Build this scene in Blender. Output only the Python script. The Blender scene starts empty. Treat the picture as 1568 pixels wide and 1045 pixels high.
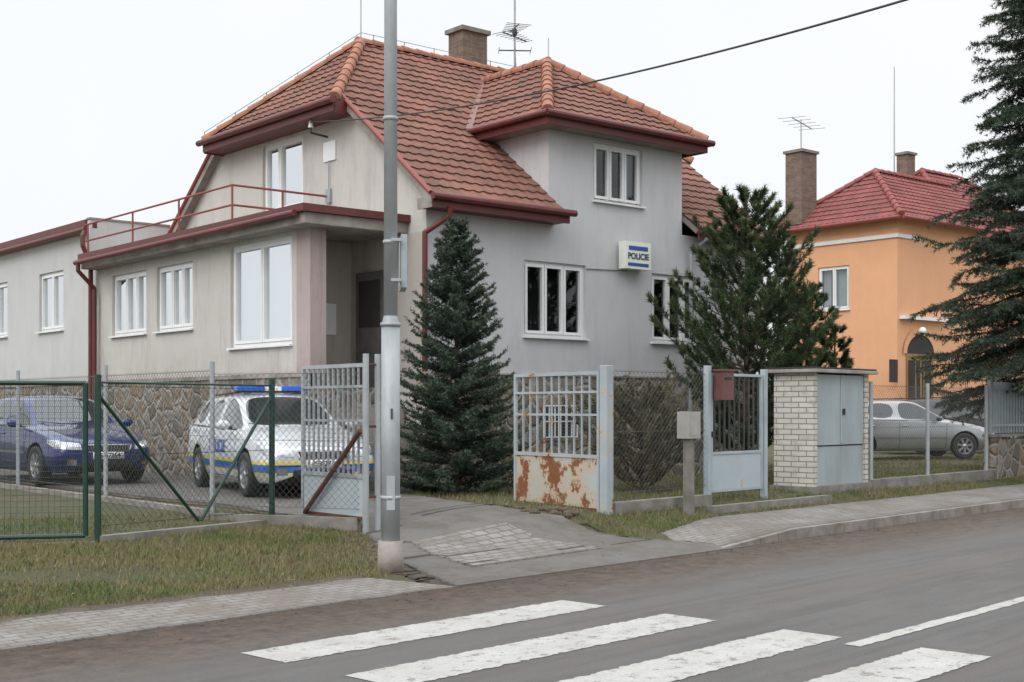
import bpy, bmesh, math, random
import numpy as np
from mathutils import Vector, Matrix
from mathutils.bvhtree import BVHTree
random.seed(3); rng=np.random.default_rng(3)
scene=bpy.context.scene
COL=scene.collection
# ------------------------------------------------------------------ materials
def newmat(name):
    m=bpy.data.materials.new(name); m.use_nodes=True
    nt=m.node_tree; b=nt.nodes.get('Principled BSDF')
    return m,nt,b
def N(nt,t,**k):
    n=nt.nodes.new(t)
    for a,v in k.items():
        if a in n.inputs.keys(): n.inputs[a].default_value=v
        else: setattr(n,a,v)
    return n
def c4(c): return (c[0],c[1],c[2],1)
def noise(nt,vec,scale,detail=5,rough=.6):
    n=nt.nodes.new('ShaderNodeTexNoise'); n.inputs['Scale'].default_value=scale
    n.inputs['Detail'].default_value=min(detail,6); n.inputs['Roughness'].default_value=rough
    if vec is not None: nt.links.new(vec,n.inputs['Vector'])
    return n.outputs['Fac']
def ramp(nt,fac,a,b,ca=(0,0,0),cb=(1,1,1)):
    r=nt.nodes.new('ShaderNodeValToRGB'); nt.links.new(fac,r.inputs['Fac'])
    r.color_ramp.elements[0].position=a; r.color_ramp.elements[1].position=b
    r.color_ramp.elements[0].color=c4(ca); r.color_ramp.elements[1].color=c4(cb)
    return r.outputs['Color']
def mix(nt,fac,a,b,mode='MIX'):
    n=nt.nodes.new('ShaderNodeMix'); n.data_type='RGBA'; n.blend_type=mode
    for sock,v in ((0,fac),(6,a),(7,b)):
        if isinstance(v,(int,float)): n.inputs[sock].default_value=v
        elif isinstance(v,tuple): n.inputs[sock].default_value=c4(v)
        else: nt.links.new(v,n.inputs[sock])
    return n.outputs[2]
def math_(nt,op,a,b=None,c=None):
    n=nt.nodes.new('ShaderNodeMath'); n.operation=op
    for i,v in enumerate((a,b,c)):
        if v is None: continue
        if isinstance(v,(int,float)): n.inputs[i].default_value=v
        else: nt.links.new(v,n.inputs[i])
    return n.outputs[0]
def coords(nt,kind='Object',scale=(1,1,1)):
    t=nt.nodes.new('ShaderNodeTexCoord'); m=nt.nodes.new('ShaderNodeMapping')
    m.inputs['Scale'].default_value=scale
    nt.links.new(t.outputs[kind],m.inputs['Vector']); return m.outputs['Vector']
def bump(nt,b,h,strength,dist=.01):
    n=nt.nodes.new('ShaderNodeBump'); n.inputs['Strength'].default_value=strength
    n.inputs['Distance'].default_value=dist
    nt.links.new(h,n.inputs['Height']); nt.links.new(n.outputs['Normal'],b.inputs['Normal'])
def pmat(name,col,col2=None,scale=3,rough=.7,bmp=0,bscale=60,metal=0,lo=.35,hi=.65,stretch=(1,1,1),coat=0,dist=.01):
    m,nt,b=newmat(name)
    v=coords(nt,'Object',stretch)
    if col2 is None: col2=tuple(c*.8 for c in col)
    f=noise(nt,v,scale,8,.65)
    nt.links.new(ramp(nt,f,lo,hi,col,col2),b.inputs['Base Color'])
    b.inputs['Roughness'].default_value=rough; b.inputs['Metallic'].default_value=metal
    if coat: b.inputs['Coat Weight'].default_value=coat; b.inputs['Coat Roughness'].default_value=.05
    if bmp: bump(nt,b,noise(nt,v,bscale,6,.7),bmp,dist)
    return m
def nt_clamp(nt,x):
    n=nt.nodes.new('ShaderNodeClamp'); nt.links.new(x,n.inputs[0]); return n.outputs[0]
def stucco(name,col,dirt,grime=.5):
    m,nt,b=newmat(name); v=coords(nt); vs=coords(nt,'Object',(1,1,.18))
    f1=ramp(nt,noise(nt,v,.9,8,.7),.35,.75); f2=ramp(nt,noise(nt,vs,3.2,8,.75),.5,.72)
    c=mix(nt,f1,col,tuple(x*.88 for x in col))
    g=math_(nt,'MULTIPLY',f2,grime); c=mix(nt,g,c,dirt)
    sx=nt.nodes.new('ShaderNodeSeparateXYZ'); nt.links.new(v,sx.inputs[0])
    z=math_(nt,'SUBTRACT',1.0,math_(nt,'DIVIDE',math_(nt,'SUBTRACT',sx.outputs[2],2.15),.7))
    z=nt_clamp(nt,z); z=math_(nt,'MULTIPLY',z,ramp(nt,noise(nt,v,2.5,6),.3,.75)); z=math_(nt,'MULTIPLY',z,.6)
    c=mix(nt,z,c,dirt)
    c=mix(nt,ramp(nt,noise(nt,v,70,3,.8),.45,.8),c,tuple(x*.8 for x in col))
    nt.links.new(c,b.inputs['Base Color']); b.inputs['Roughness'].default_value=.92
    bump(nt,b,noise(nt,v,45,8,.8),.6,.014); return m
M={}
M['ext']=stucco('plaster_beige',(.58,.55,.515),(.29,.25,.21),.6)
M['front']=stucco('plaster_grey',(.59,.583,.60),(.40,.385,.38),.45)
M['pink']=stucco('plaster_pink',(.46,.37,.36),(.22,.16,.14),.7)
M['porch']=stucco('plaster_porch',(.50,.46,.42),(.28,.24,.20),.7)
M['annex']=stucco('plaster_annex',(.58,.575,.575),(.35,.34,.33),.35)
M['orange']=stucco('plaster_orange',(.80,.42,.235),(.62,.32,.17),.25)
M['red']=pmat('red_paint',(.135,.026,.024),(.095,.022,.02),4,.5)
M['redrail']=pmat('rail_red',(.30,.055,.048),(.22,.06,.05),8,.5)
M['white']=pmat('white_frame',(.80,.80,.80),(.72,.72,.72),2,.35)
M['concrete']=pmat('concrete',(.27,.25,.225),(.15,.14,.12),3,.95,.5,40)
M['darkgreen']=pmat('green_paint',(.012,.05,.035),(.01,.035,.025),6,.4)
M['galv']=pmat('galvanised',(.40,.42,.435),(.30,.32,.335),5,.5,0,metal=.15,stretch=(1,1,.4))
M['wire']=pmat('wire',(.15,.155,.155),(.11,.10,.095),3,.6,metal=.3)
M['greywood']=pmat('soffit',(.33,.29,.27),(.2,.17,.15),3,.9)
M['black']=pmat('black_rubber',(.02,.02,.02),(.03,.03,.03),9,.7)
M['mortar']=pmat('slab_concrete',(.36,.325,.295),(.2,.17,.15),2,.95,.4,30)
M['valley']=pmat('valley_sheet',(.24,.12,.10),(.18,.10,.085),3,.6)
M['curtain']=pmat('curtain',(.42,.46,.48),(.33,.37,.39),1.5,.9)
M['cable']=pmat('cable_black',(.03,.03,.03),(.05,.05,.05),3,.6)
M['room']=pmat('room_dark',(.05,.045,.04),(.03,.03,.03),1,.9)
m,nt,b=newmat('window_glass'); nt.nodes.remove(b)
out=nt.nodes['Material Output']; tr=N(nt,'ShaderNodeBsdfTransparent'); tr.inputs[0].default_value=(.75,.8,.8,1)
gl=N(nt,'ShaderNodeBsdfGlossy'); gl.inputs['Roughness'].default_value=.02; gl.inputs['Color'].default_value=(.85,.88,.9,1)
fr=N(nt,'ShaderNodeFresnel'); fr.inputs['IOR'].default_value=1.5
f=math_(nt,'MULTIPLY_ADD',fr.outputs[0],.8,.04); ms=N(nt,'ShaderNodeMixShader')
nt.links.new(nt_clamp(nt,f),ms.inputs[0]); nt.links.new(tr.outputs[0],ms.inputs[1]); nt.links.new(gl.outputs[0],ms.inputs[2]); nt.links.new(ms.outputs[0],out.inputs[0])
M['glass']=m
def stone(name,scale=3.0):
    m,nt,b=newmat(name); v=coords(nt)
    n1=nt.nodes.new('ShaderNodeTexNoise'); n1.inputs['Scale'].default_value=3; nt.links.new(v,n1.inputs['Vector'])
    vm=nt.nodes.new('ShaderNodeVectorMath'); vm.operation='MULTIPLY_ADD'; nt.links.new(n1.outputs['Color'],vm.inputs[0]); vm.inputs[1].default_value=(.22,.22,.22); nt.links.new(v,vm.inputs[2])
    vo=N(nt,'ShaderNodeTexVoronoi'); vo.feature='DISTANCE_TO_EDGE'; vo.inputs['Scale'].default_value=scale; nt.links.new(vm.outputs[0],vo.inputs['Vector'])
    vc=N(nt,'ShaderNodeTexVoronoi'); vc.inputs['Scale'].default_value=scale; nt.links.new(vm.outputs[0],vc.inputs['Vector'])
    sp=nt.nodes.new('ShaderNodeSeparateColor'); nt.links.new(vc.outputs['Color'],sp.inputs[0])
    r=nt.nodes.new('ShaderNodeValToRGB'); nt.links.new(sp.outputs[0],r.inputs[0]); cr=r.color_ramp
    cols=[(.17,.14,.12),(.30,.235,.17),(.34,.24,.15),(.23,.20,.175),(.32,.29,.26),(.25,.17,.11)]
    cr.elements[0].color=c4(cols[0]); cr.elements[1].color=c4(cols[5]); cr.interpolation='CONSTANT'
    for i in range(1,5):
        e=cr.elements.new(i/5.5); e.color=c4(cols[i])
    c=mix(nt,ramp(nt,noise(nt,v,9,8,.7),.35,.7),r.outputs[0],(.13,.11,.09))
    edge=ramp(nt,vo.outputs[0],.03,.075)
    c=mix(nt,edge,(.33,.31,.28),c); nt.links.new(c,b.inputs['Base Color']); b.inputs['Roughness'].default_value=.9
    h=math_(nt,'ADD',ramp(nt,vo.outputs[0],.02,.16),math_(nt,'MULTIPLY',noise(nt,v,18,6),.5)); bump(nt,b,h,.9,.035); return m
M['stone']=stone('rubble_stone')
def tiles(name,c1,c2,moss=.4):
    m,nt,b=newmat(name); uv=coords(nt,'UV'); v=coords(nt)
    fl=nt.nodes.new('ShaderNodeVectorMath'); fl.operation='FLOOR'; nt.links.new(uv,fl.inputs[0])
    wn=nt.nodes.new('ShaderNodeTexWhiteNoise'); wn.noise_dimensions='2D'; nt.links.new(fl.outputs[0],wn.inputs[0])
    c=mix(nt,wn.outputs['Value'],c1,c2)
    c=mix(nt,ramp(nt,noise(nt,v,1.2,7,.7),.42,.7),c,tuple(x*.66 for x in c1))
    c=mix(nt,ramp(nt,noise(nt,v,14,7,.8),.5,.72),c,(.15,.115,.095))
    mo=math_(nt,'MULTIPLY',ramp(nt,noise(nt,v,2.1,9,.8),.52,.66),moss)
    c=mix(nt,mo,c,(.11,.11,.045)); nt.links.new(c,b.inputs['Base Color']); b.inputs['Roughness'].default_value=.9
    bump(nt,b,noise(nt,v,60,5),.3,.006); return m
M['tile']=tiles('roof_tiles',(.200,.083,.062),(.275,.115,.082),.5)
M['tile2']=tiles('roof_tiles_red',(.23,.062,.058),(.285,.08,.075),.05)
M['ridge']=pmat('ridge_tile',(.42,.18,.11),(.25,.115,.08),5,.9,.3,50)
M['ridge2']=pmat('ridge_tile_red',(.28,.08,.07),(.23,.06,.055),5,.8)
def bricks(name,c1,c2,mort,sx,sz,rot=0):
    m,nt,b=newmat(name); v=coords(nt)
    s=nt.nodes.new('ShaderNodeSeparateXYZ'); nt.links.new(v,s.inputs[0])
    cb=nt.nodes.new('ShaderNodeCombineXYZ'); nt.links.new(math_(nt,'ADD',s.outputs[0],s.outputs[1]),cb.inputs[0]); nt.links.new(s.outputs[2],cb.inputs[1])
    br=nt.nodes.new('ShaderNodeTexBrick'); nt.links.new(cb.outputs[0],br.inputs['Vector'])
    br.inputs['Scale'].default_value=1; br.inputs['Brick Width'].default_value=sx; br.inputs['Row Height'].default_value=sz; br.inputs['Mortar Size'].default_value=.008
    br.inputs['Color1'].default_value=c4(c1); br.inputs['Color2'].default_value=c4(c2); br.inputs['Mortar'].default_value=c4(mort)
    c=mix(nt,ramp(nt,noise(nt,v,5,7),.5,.8),br.outputs['Color'],tuple(x*.5 for x in c1)); nt.links.new(c,b.inputs['Base Color'])
    b.inputs['Roughness'].default_value=.9; bump(nt,b,math_(nt,'SUBTRACT',1,br.outputs['Fac']),.7,.01); return m
M['wbrick']=bricks('white_brick',(.56,.54,.48),(.50,.47,.42),(.20,.18,.16),.27,.085)
M['cbrick']=bricks('chimney_brick',(.22,.145,.105),(.15,.10,.075),(.19,.17,.15),.26,.085)
# road, local coords x=s, y=q
m,nt,b=newmat('road_asphalt'); v=coords(nt); sx=nt.nodes.new('ShaderNodeSeparateXYZ'); nt.links.new(v,sx.inputs[0])
base=mix(nt,ramp(nt,noise(nt,v,.5,8,.7),.3,.7),(.138,.131,.127),(.172,.162,.155))
vl=coords(nt,'Object',(.10,1,1)); base=mix(nt,math_(nt,'MULTIPLY',ramp(nt,noise(nt,vl,1.5,6,.65),.42,.62),.75),base,(.168,.135,.112))
base=mix(nt,math_(nt,'MULTIPLY',ramp(nt,noise(nt,coords(nt,'Object',(.05,1,1)),5,6,.7),.46,.62),.55),base,(.088,.080,.076))
base=mix(nt,math_(nt,'MULTIPLY',ramp(nt,noise(nt,coords(nt,'Object',(.5,1,1)),1.7,6,.85),.53,.62),.6),base,(.190,.180,.172))
base=mix(nt,math_(nt,'MULTIPLY',ramp(nt,noise(nt,coords(nt,'Object',(.3,1,1)),.9,6,.75),.50,.62),.55),base,(.100,.085,.076))
base=mix(nt,ramp(nt,noise(nt,v,90,3,.7),.35,.7),base,(.085,.08,.076))
dq=nt_clamp(nt,math_(nt,'DIVIDE',math_(nt,'SUBTRACT',sx.outputs[1],6.6),1.3))
dn=math_(nt,'MULTIPLY',math_(nt,'MULTIPLY',dq,1.2),ramp(nt,noise(nt,coords(nt,'Object',(.22,1,1)),2.4,8,.8),.30,.47)); dn=nt_clamp(nt,dn)
mud=mix(nt,ramp(nt,noise(nt,v,5,6,.85),.38,.62),(.145,.103,.078),(.060,.044,.035))
base=mix(nt,dn,base,mud)
nt.links.new(base,b.inputs['Base Color']); b.inputs['Roughness'].default_value=.8
bump(nt,b,math_(nt,'ADD',noise(nt,v,120,4,.8),math_(nt,'MULTIPLY',dn,math_(nt,'MULTIPLY',noise(nt,v,11,6,.85),3))),.8,.014); M['road']=m
def asph(name,c1,c2,c3):
    m,nt,b=newmat(name); v=coords(nt)
    c=mix(nt,ramp(nt,noise(nt,v,.8,8,.7),.35,.65),c1,c2); c=mix(nt,ramp(nt,noise(nt,v,1.8,8,.8),.42,.60),c,c3)
    c=mix(nt,ramp(nt,noise(nt,v,80,3,.7),.4,.7),c,tuple(x*.75 for x in c1))
    nt.links.new(c,b.inputs['Base Color']); b.inputs['Roughness'].default_value=.85; bump(nt,b,noise(nt,v,70,5,.8),.7,.014); return m
M['drive']=asph('drive_asphalt',(.155,.145,.135),(.180,.163,.146),(.105,.085,.068))
M['soil']=asph('bare_soil',(.105,.078,.056),(.13,.10,.07),(.07,.052,.038))
def pavers(name,c1,c2,mort,w,h,mud=.6,ms=.008,mudc=(.15,.118,.095)):
    m,nt,b=newmat(name); v=coords(nt)
    br=nt.nodes.new('ShaderNodeTexBrick'); nt.links.new(v,br.inputs['Vector']); br.inputs['Scale'].default_value=1
    br.inputs['Brick Width'].default_value=w; br.inputs['Row Height'].default_value=h; br.inputs['Mortar Size'].default_value=ms; br.inputs['Mortar Smooth'].default_value=.4
    br.inputs['Color1'].default_value=c4(c1); br.inputs['Color2'].default_value=c4(c2); br.inputs['Mortar'].default_value=c4(mort)
    c=mix(nt,math_(nt,'MULTIPLY',ramp(nt,noise(nt,v,1.1,9,.8),.42,.6),mud),br.outputs['Color'],mudc)
    c=mix(nt,ramp(nt,noise(nt,v,25,5,.75),.45,.8),c,tuple(x*.6 for x in c1))
    nt.links.new(c,b.inputs['Base Color']); b.inputs['Roughness'].default_value=.85
    bump(nt,b,math_(nt,'SUBTRACT',math_(nt,'MULTIPLY',noise(nt,v,60,5),.4),br.outputs['Fac']),.8,.012); return m
M['pave']=pavers('pavement_blocks',(.28,.265,.25),(.225,.21,.195),(.125,.105,.09),.2,.1,.85,.010)
M['pave2']=pavers('apron_blocks',(.30,.285,.27),(.22,.205,.19),(.13,.11,.095),.20,.14,.7,.016,(.14,.115,.095))
M['kerb']=pmat('kerb_stone',(.30,.275,.255),(.15,.12,.10),2.5,.9,.5,40)
m,nt,b=newmat('road_marking'); v=coords(nt)
w=ramp(nt,noise(nt,v,7,9,.85),.54,.62); w2=ramp(nt,noise(nt,v,1.6,8,.7),.38,.70)
c=mix(nt,w2,(.47,.46,.435),(.34,.32,.30)); c=mix(nt,ramp(nt,noise(nt,v,60,4,.8),.45,.75),c,(.29,.27,.25)); c=mix(nt,w,c,(.16,.145,.13))
nt.links.new(c,b.inputs['Base Color']); b.inputs['Roughness'].default_value=.7; bump(nt,b,noise(nt,v,100,4),.4,.006); M['mark']=m
m,nt,b=newmat('ground_grass'); v=coords(nt)
c=mix(nt,ramp(nt,noise(nt,v,.6,9,.75),.38,.62),(.07,.095,.03),(.13,.115,.058)); c=mix(nt,ramp(nt,noise(nt,v,5,8,.8),.42,.66),c,(.09,.07,.045))
nt.links.new(c,b.inputs['Base Color']); b.inputs['Roughness'].default_value=.95; bump(nt,b,noise(nt,v,30,8,.8),1,.04); M['ground']=m
def attrmat(name,ca,cb,rough=.8,cc=None,lo=.48,hi=.66):
    m,nt,b=newmat(name); a=nt.nodes.new('ShaderNodeAttribute'); a.attribute_name='rnd'
    c=mix(nt,a.outputs['Fac'],ca,cb)
    if cc:
        c=mix(nt,ramp(nt,noise(nt,coords(nt),1.3,5),lo,hi),c,cc)
    nt.links.new(c,b.inputs['Base Color']); b.inputs['Roughness'].default_value=rough; b.inputs['Specular IOR Level'].default_value=.25; return m
M['blade']=attrmat('grass_blades',(.075,.125,.028),(.22,.20,.09),.8,(.21,.175,.09),.38,.58)
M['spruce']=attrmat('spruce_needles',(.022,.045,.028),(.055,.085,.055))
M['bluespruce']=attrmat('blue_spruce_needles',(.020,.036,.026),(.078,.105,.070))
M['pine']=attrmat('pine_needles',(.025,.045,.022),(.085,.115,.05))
M['juniper']=attrmat('juniper_needles',(.08,.08,.05),(.19,.17,.11))
M['bark']=pmat('bark',(.09,.06,.04),(.04,.03,.022),8,.95,.8,30)
M['leaf']=attrmat('dead_leaves',(.12,.07,.035),(.26,.20,.11))
def rusty(name,paint,paint2,amt=.55,hal=.07):
    m,nt,b=newmat(name); v=coords(nt)
    c=mix(nt,ramp(nt,noise(nt,v,2,7),.3,.7),paint,paint2)
    nn=noise(nt,v,2.6,9,.75)
    r=ramp(nt,nn,amt,amt+.035); halo=ramp(nt,nn,amt-hal,amt+.01)
    c=mix(nt,math_(nt,'MULTIPLY',halo,.75),c,(.50,.36,.22)); rc=mix(nt,noise(nt,v,20,6),(.30,.10,.035),(.12,.045,.025)); c=mix(nt,r,c,rc)
    nt.links.new(c,b.inputs['Base Color']); b.inputs['Roughness'].default_value=.65; bump(nt,b,math_(nt,'SUBTRACT',noise(nt,v,30,6),r),.3,.004); return m
M['rust']=rusty('rusty_blue_panel',(.40,.46,.49),(.42,.40,.34),.52,.15)
M['ltpanel']=rusty('pale_blue_panel',(.42,.47,.50),(.36,.42,.45),.66,.07)
M['rustbar']=rusty('rusty_bars',(.38,.43,.46),(.30,.33,.35),.60)
M['rustdark']=pmat('rust',(.16,.06,.03),(.08,.035,.025),6,.85,.4,50)
M['bluegrey']=pmat('blue_grey_paint',(.38,.44,.47),(.31,.36,.39),3,.5)
M['doorgrey']=pmat('cabinet_door',(.36,.41,.43),(.27,.305,.315),2,.5,stretch=(1,1,.3))
M['greendark']=pmat('fence_bars_dark',(.03,.035,.035),(.05,.05,.045),4,.5)
M['mailbox']=pmat('mailbox_brown',(.16,.06,.05),(.1,.04,.035),4,.4)
M['ltgrey']=pmat('light_grey_plastic',(.36,.35,.33),(.28,.27,.25),3,.6)
M['signwhite']=pmat('sign_white',(.78,.80,.72),(.7,.72,.64),2,.3)
M['signblue']=pmat('sign_blue',(.03,.08,.35),(.03,.07,.3),2,.3)
M['text']=pmat('sign_text_blue',(.01,.02,.08),(.01,.02,.07),2,.4)
M['wooddoor']=pmat('door_wood',(.36,.19,.06),(.25,.13,.05),5,.5,stretch=(1,1,.2))
M['greydoor']=pmat('grey_door',(.16,.15,.14),(.11,.10,.095),4,.5)
# ------------------------------------------------------------------ mesh builder
def empty(name,loc=(0,0,0),rz=0):
    e=bpy.data.objects.new(name,None); COL.objects.link(e); e.location=loc; e.rotation_euler=(0,0,rz); e.empty_display_size=.3; return e
class MB:
    def __init__(s): s.v=[];s.f=[];s.m=[];s.ml=[];s.P=Vector((0,0,0));s.D=Vector((1,0,0));s.Nn=Vector((0,1,0))
    def frame(s,P,D,Nn): s.P=Vector((P[0],P[1],0));s.D=Vector((D[0],D[1],0)).normalized();s.Nn=Vector((Nn[0],Nn[1],0)).normalized(); return s
    def w(s,p): return s.P+s.D*p[0]+s.Nn*p[1]+Vector((0,0,p[2]))
    def mi(s,m):
        if isinstance(m,str): m=M[m]
        if m not in s.ml: s.ml.append(m)
        return s.ml.index(m)
    def poly(s,pts,m,raw=False):
        i=len(s.v); s.v+= [Vector(p) if raw else s.w(p) for p in pts]; s.f.append(list(range(i,i+len(pts)))); s.m.append(s.mi(m))
    def box(s,a0,a1,d0,d1,z0,z1,m):
        i=len(s.v)
        for z in (z0,z1):
            for d in (d0,d1):
                for a in (a0,a1): s.v.append(s.w((a,d,z)))
        k=s.mi(m)
        for f in ((0,2,3,1),(4,5,7,6),(0,1,5,4),(2,6,7,3),(0,4,6,2),(1,3,7,5)):
            s.f.append([i+j for j in f]); s.m.append(k)
    def cyl(s,p0,p1,r0,r1=None,n=10,m='galv',caps=True,raw=True):
        if r1 is None: r1=r0
        if not raw: p0=s.w(p0);p1=s.w(p1)
        p0=Vector(p0);p1=Vector(p1);d=(p1-p0)
        if d.length<1e-6: return
        d.normalize(); a=d.orthogonal().normalized(); b=d.cross(a); i=len(s.v);k=s.mi(m)
        for p,r in ((p0,r0),(p1,r1)):
            for j in range(n):
                t=2*math.pi*j/n; s.v.append(p+a*math.cos(t)*r+b*math.sin(t)*r)
        for j in range(n):
            s.f.append([i+j,i+(j+1)%n,i+n+(j+1)%n,i+n+j]); s.m.append(k)
        if caps:
            s.f.append([i+j for j in range(n)][::-1]); s.m.append(k); s.f.append([i+n+j for j in range(n)]); s.m.append(k)
    def path(s,pts,r,n=8,m='galv',raw=True):
        pts=[Vector(p) if raw else s.w(p) for p in pts]
        for a,b in zip(pts[:-1],pts[1:]): s.cyl(a,b,r,r,n,m)
        for p in pts[1:-1]: s.ball(p,(r,r,r),m,6,8)
    def ball(s,c,rad,m,nu=8,nv=12):
        i=len(s.v);k=s.mi(m);c=Vector(c)
        for u in range(nu+1):
            t=math.pi*u/nu
            for w in range(nv):
                p=2*math.pi*w/nv; s.v.append(c+Vector((rad[0]*math.sin(t)*math.cos(p),rad[1]*math.sin(t)*math.sin(p),rad[2]*math.cos(t))))
        for u in range(nu):
            for w in range(nv):
                s.f.append([i+u*nv+w,i+(u+1)*nv+w,i+(u+1)*nv+(w+1)%nv,i+u*nv+(w+1)%nv]); s.m.append(k)
    def lathe(s,prof,c,n,m):
        i=len(s.v);k=s.mi(m);L=len(prof)
        for j in range(n):
            t=2*math.pi*j/n
            for r,y in prof: s.v.append(Vector((c[0]+r*math.cos(t),c[1]+y,c[2]+r*math.sin(t))))
        for j in range(n):
            for q in range(L-1):
                s.f.append([i+j*L+q,i+j*L+q+1,i+((j+1)%n)*L+q+1,i+((j+1)%n)*L+q]); s.m.append(k)
    def wall(s,L,z0,z1,holes,m,rev=.14,mr=None,a0=0):
        A=sorted(set([a0,L]+[h[0] for h in holes]+[h[1] for h in holes])); Z=sorted(set([z0,z1]+[h[2] for h in holes]+[h[3] for h in holes]))
        for i in range(len(A)-1):
            for j in range(len(Z)-1):
                ca=(A[i]+A[i+1])/2; cz=(Z[j]+Z[j+1])/2
                if any(h[0]<ca<h[1] and h[2]<cz<h[3] for h in holes): continue
                s.poly([(A[i],0,Z[j]),(A[i+1],0,Z[j]),(A[i+1],0,Z[j+1]),(A[i],0,Z[j+1])],m)
        mr=mr or m
        for h in holes:
            x0,x1,y0,y1=h
            s.poly([(x0,0,y0),(x0,-rev,y0),(x0,-rev,y1),(x0,0,y1)],mr); s.poly([(x1,0,y0),(x1,-rev,y0),(x1,-rev,y1),(x1,0,y1)],mr)
            s.poly([(x0,0,y0),(x1,0,y0),(x1,-rev,y0),(x0,-rev,y0)],mr); s.poly([(x0,0,y1),(x1,0,y1),(x1,-rev,y1),(x0,-rev,y1)],mr)
    def obj(s,name,parent=None,smooth=False,bevel=0,clips=None,loc=None,rz=None):
        me=bpy.data.meshes.new(name); me.from_pydata([tuple(v) for v in s.v],[],s.f)
        for mm in s.ml: me.materials.append(mm)
        me.polygons.foreach_set('material_index',s.m)
        if clips:
            bm=bmesh.new(); bm.from_mesh(me)
            for co,no in clips:
                bmesh.ops.bisect_plane(bm,geom=bm.verts[:]+bm.edges[:]+bm.faces[:],plane_co=co,plane_no=no,clear_outer=True)
            bm.to_mesh(me); bm.free()
        if smooth: me.polygons.foreach_set('use_smooth',[True]*len(me.polygons))
        o=bpy.data.objects.new(name,me); COL.objects.link(o)
        if parent: o.parent=parent
        if loc: o.location=loc
        if rz is not None: o.rotation_euler=(0,0,rz)
        if bevel:
            b=o.modifiers.new('b','BEVEL'); b.width=bevel; b.segments=2; b.limit_method='ANGLE'
        return o
def text(name,body,size,loc,rot,mat,parent=None,ext=.003):
    c=bpy.data.curves.new(name,'FONT'); c.body=body; c.size=size; c.extrude=ext; c.align_x='CENTER'; c.align_y='CENTER'; c.offset=size*.02
    o=bpy.data.objects.new(name,c); COL.objects.link(o); o.location=loc; o.rotation_euler=rot; c.materials.append(M[mat] if isinstance(mat,str) else mat)
    if parent: o.parent=parent
    return o
# ------------------------------------------------------------------ frames of reference
RA=math.atan2(.731,.682); rc,rs=math.cos(RA),math.sin(RA)
def SQ(s,q): return (rc*s-rs*q, rs*s+rc*q)
def toSQ(x,y): return (rc*x+rs*y, -rs*x+rc*y)
def Hsq(s,q):
    HL=np.interp(q,[8.3,9.2,10,12,14],[0,.03,.07,.24,.35]); HR=np.interp(q,[8.35,8.9,9.9,10.4,11.2],[0,.05,.12,.30,.35])
    t=np.clip((s-9)/3,0,1); t=t*t*(3-2*t); return HL*(1-t)+HR*t
def H(x,y):
    s,q=toSQ(x,y); return float(Hsq(s,q))
UA=math.atan2(.644,.765)
# ------------------------------------------------------------------ ground
sa=np.unique(np.concatenate([np.array([-1500,-600,-250,-120,-60,-35,-20]),np.arange(-12,45,.4),np.array([50,60,80,120,200,400,900,1600])]))
qa=np.unique(np.concatenate([np.array([-1500,-500,-150,-50,-15,-4,0,4,7,7.8]),np.arange(8.1,15,.2),np.arange(15,40,1.5),np.array([45,60,90,150,300,700,1700])]))
S_,Q_=np.meshgrid(sa,qa,indexing='ij'); Zg=Hsq(S_,Q_)-.03-.1*(Q_<0)
near=(Q_>9.4)&(Q_<16)&(S_>-10)&(S_<30); Zg=Zg+near*rng.uniform(-.008,.010,Zg.shape)
vv=np.stack([S_,Q_,Zg],-1).reshape(-1,3); nq=len(qa)
ff=[(i*nq+j,(i+1)*nq+j,(i+1)*nq+j+1,i*nq+j+1) for i in range(len(sa)-1) for j in range(nq-1)]
me=bpy.data.meshes.new('ground'); me.from_pydata(vv.tolist(),[],ff); me.materials.append(M['ground']); me.polygons.foreach_set('use_smooth',[True]*len(ff))
o=bpy.data.objects.new('ground',me); COL.objects.link(o); o.rotation_euler=(0,0,RA)
def strip(name,Lp,Rp,mat,off,nw=10,seg=6,sq=False,zf=None,jl=0,jr=0):
    if not sq: Lp=[toSQ(*p) for p in Lp]; Rp=[toSQ(*p) for p in Rp]
    rows=[]
    for (a,b),(c,d) in zip(zip(Lp[:-1],Lp[1:]),zip(Rp[:-1],Rp[1:])):
        for k in range(seg):
            t=k/seg; rows.append(((a[0]+(b[0]-a[0])*t,a[1]+(b[1]-a[1])*t),(c[0]+(d[0]-c[0])*t,c[1]+(d[1]-c[1])*t)))
    rows.append((Lp[-1],Rp[-1])); v=[];f=[]
    for l,r in rows:
        l=(l[0]+random.gauss(0,jl),l[1]+random.gauss(0,jl)); r=(r[0]+random.gauss(0,jr),r[1]+random.gauss(0,jr))
        for j in range(nw+1):
            t=j/nw; s=l[0]+(r[0]-l[0])*t; q=l[1]+(r[1]-l[1])*t
            v.append((s,q,(zf(s,q) if zf else float(Hsq(s,q)))+off))
    n=nw+1
    for i in range(len(rows)-1):
        for j in range(nw): f.append((i*n+j,(i+1)*n+j,(i+1)*n+j+1,i*n+j+1))
    nr=len(rows); ring=[(i,0) for i in range(nr)]+[(nr-1,j) for j in range(1,n)]+[(i,n-1) for i in range(nr-2,-1,-1)]+[(0,j) for j in range(n-2,0,-1)]
    ids=[i*n+j for i,j in ring]; b0=len(v); ns=len(f)
    for k in ids: v.append((v[k][0],v[k][1],v[k][2]-.04))
    for k in range(len(ids)): f.append((ids[k],ids[(k+1)%len(ids)],b0+(k+1)%len(ids),b0+k))
    me=bpy.data.meshes.new(name); me.from_pydata(v,[],f); me.materials.append(M[mat]); me.polygons.foreach_set('use_smooth',[True]*ns+[False]*(len(f)-ns))
    o=bpy.data.objects.new(name,me); COL.objects.link(o); o.rotation_euler=(0,0,RA); return o
flat=lambda s,q:0.0
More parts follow.
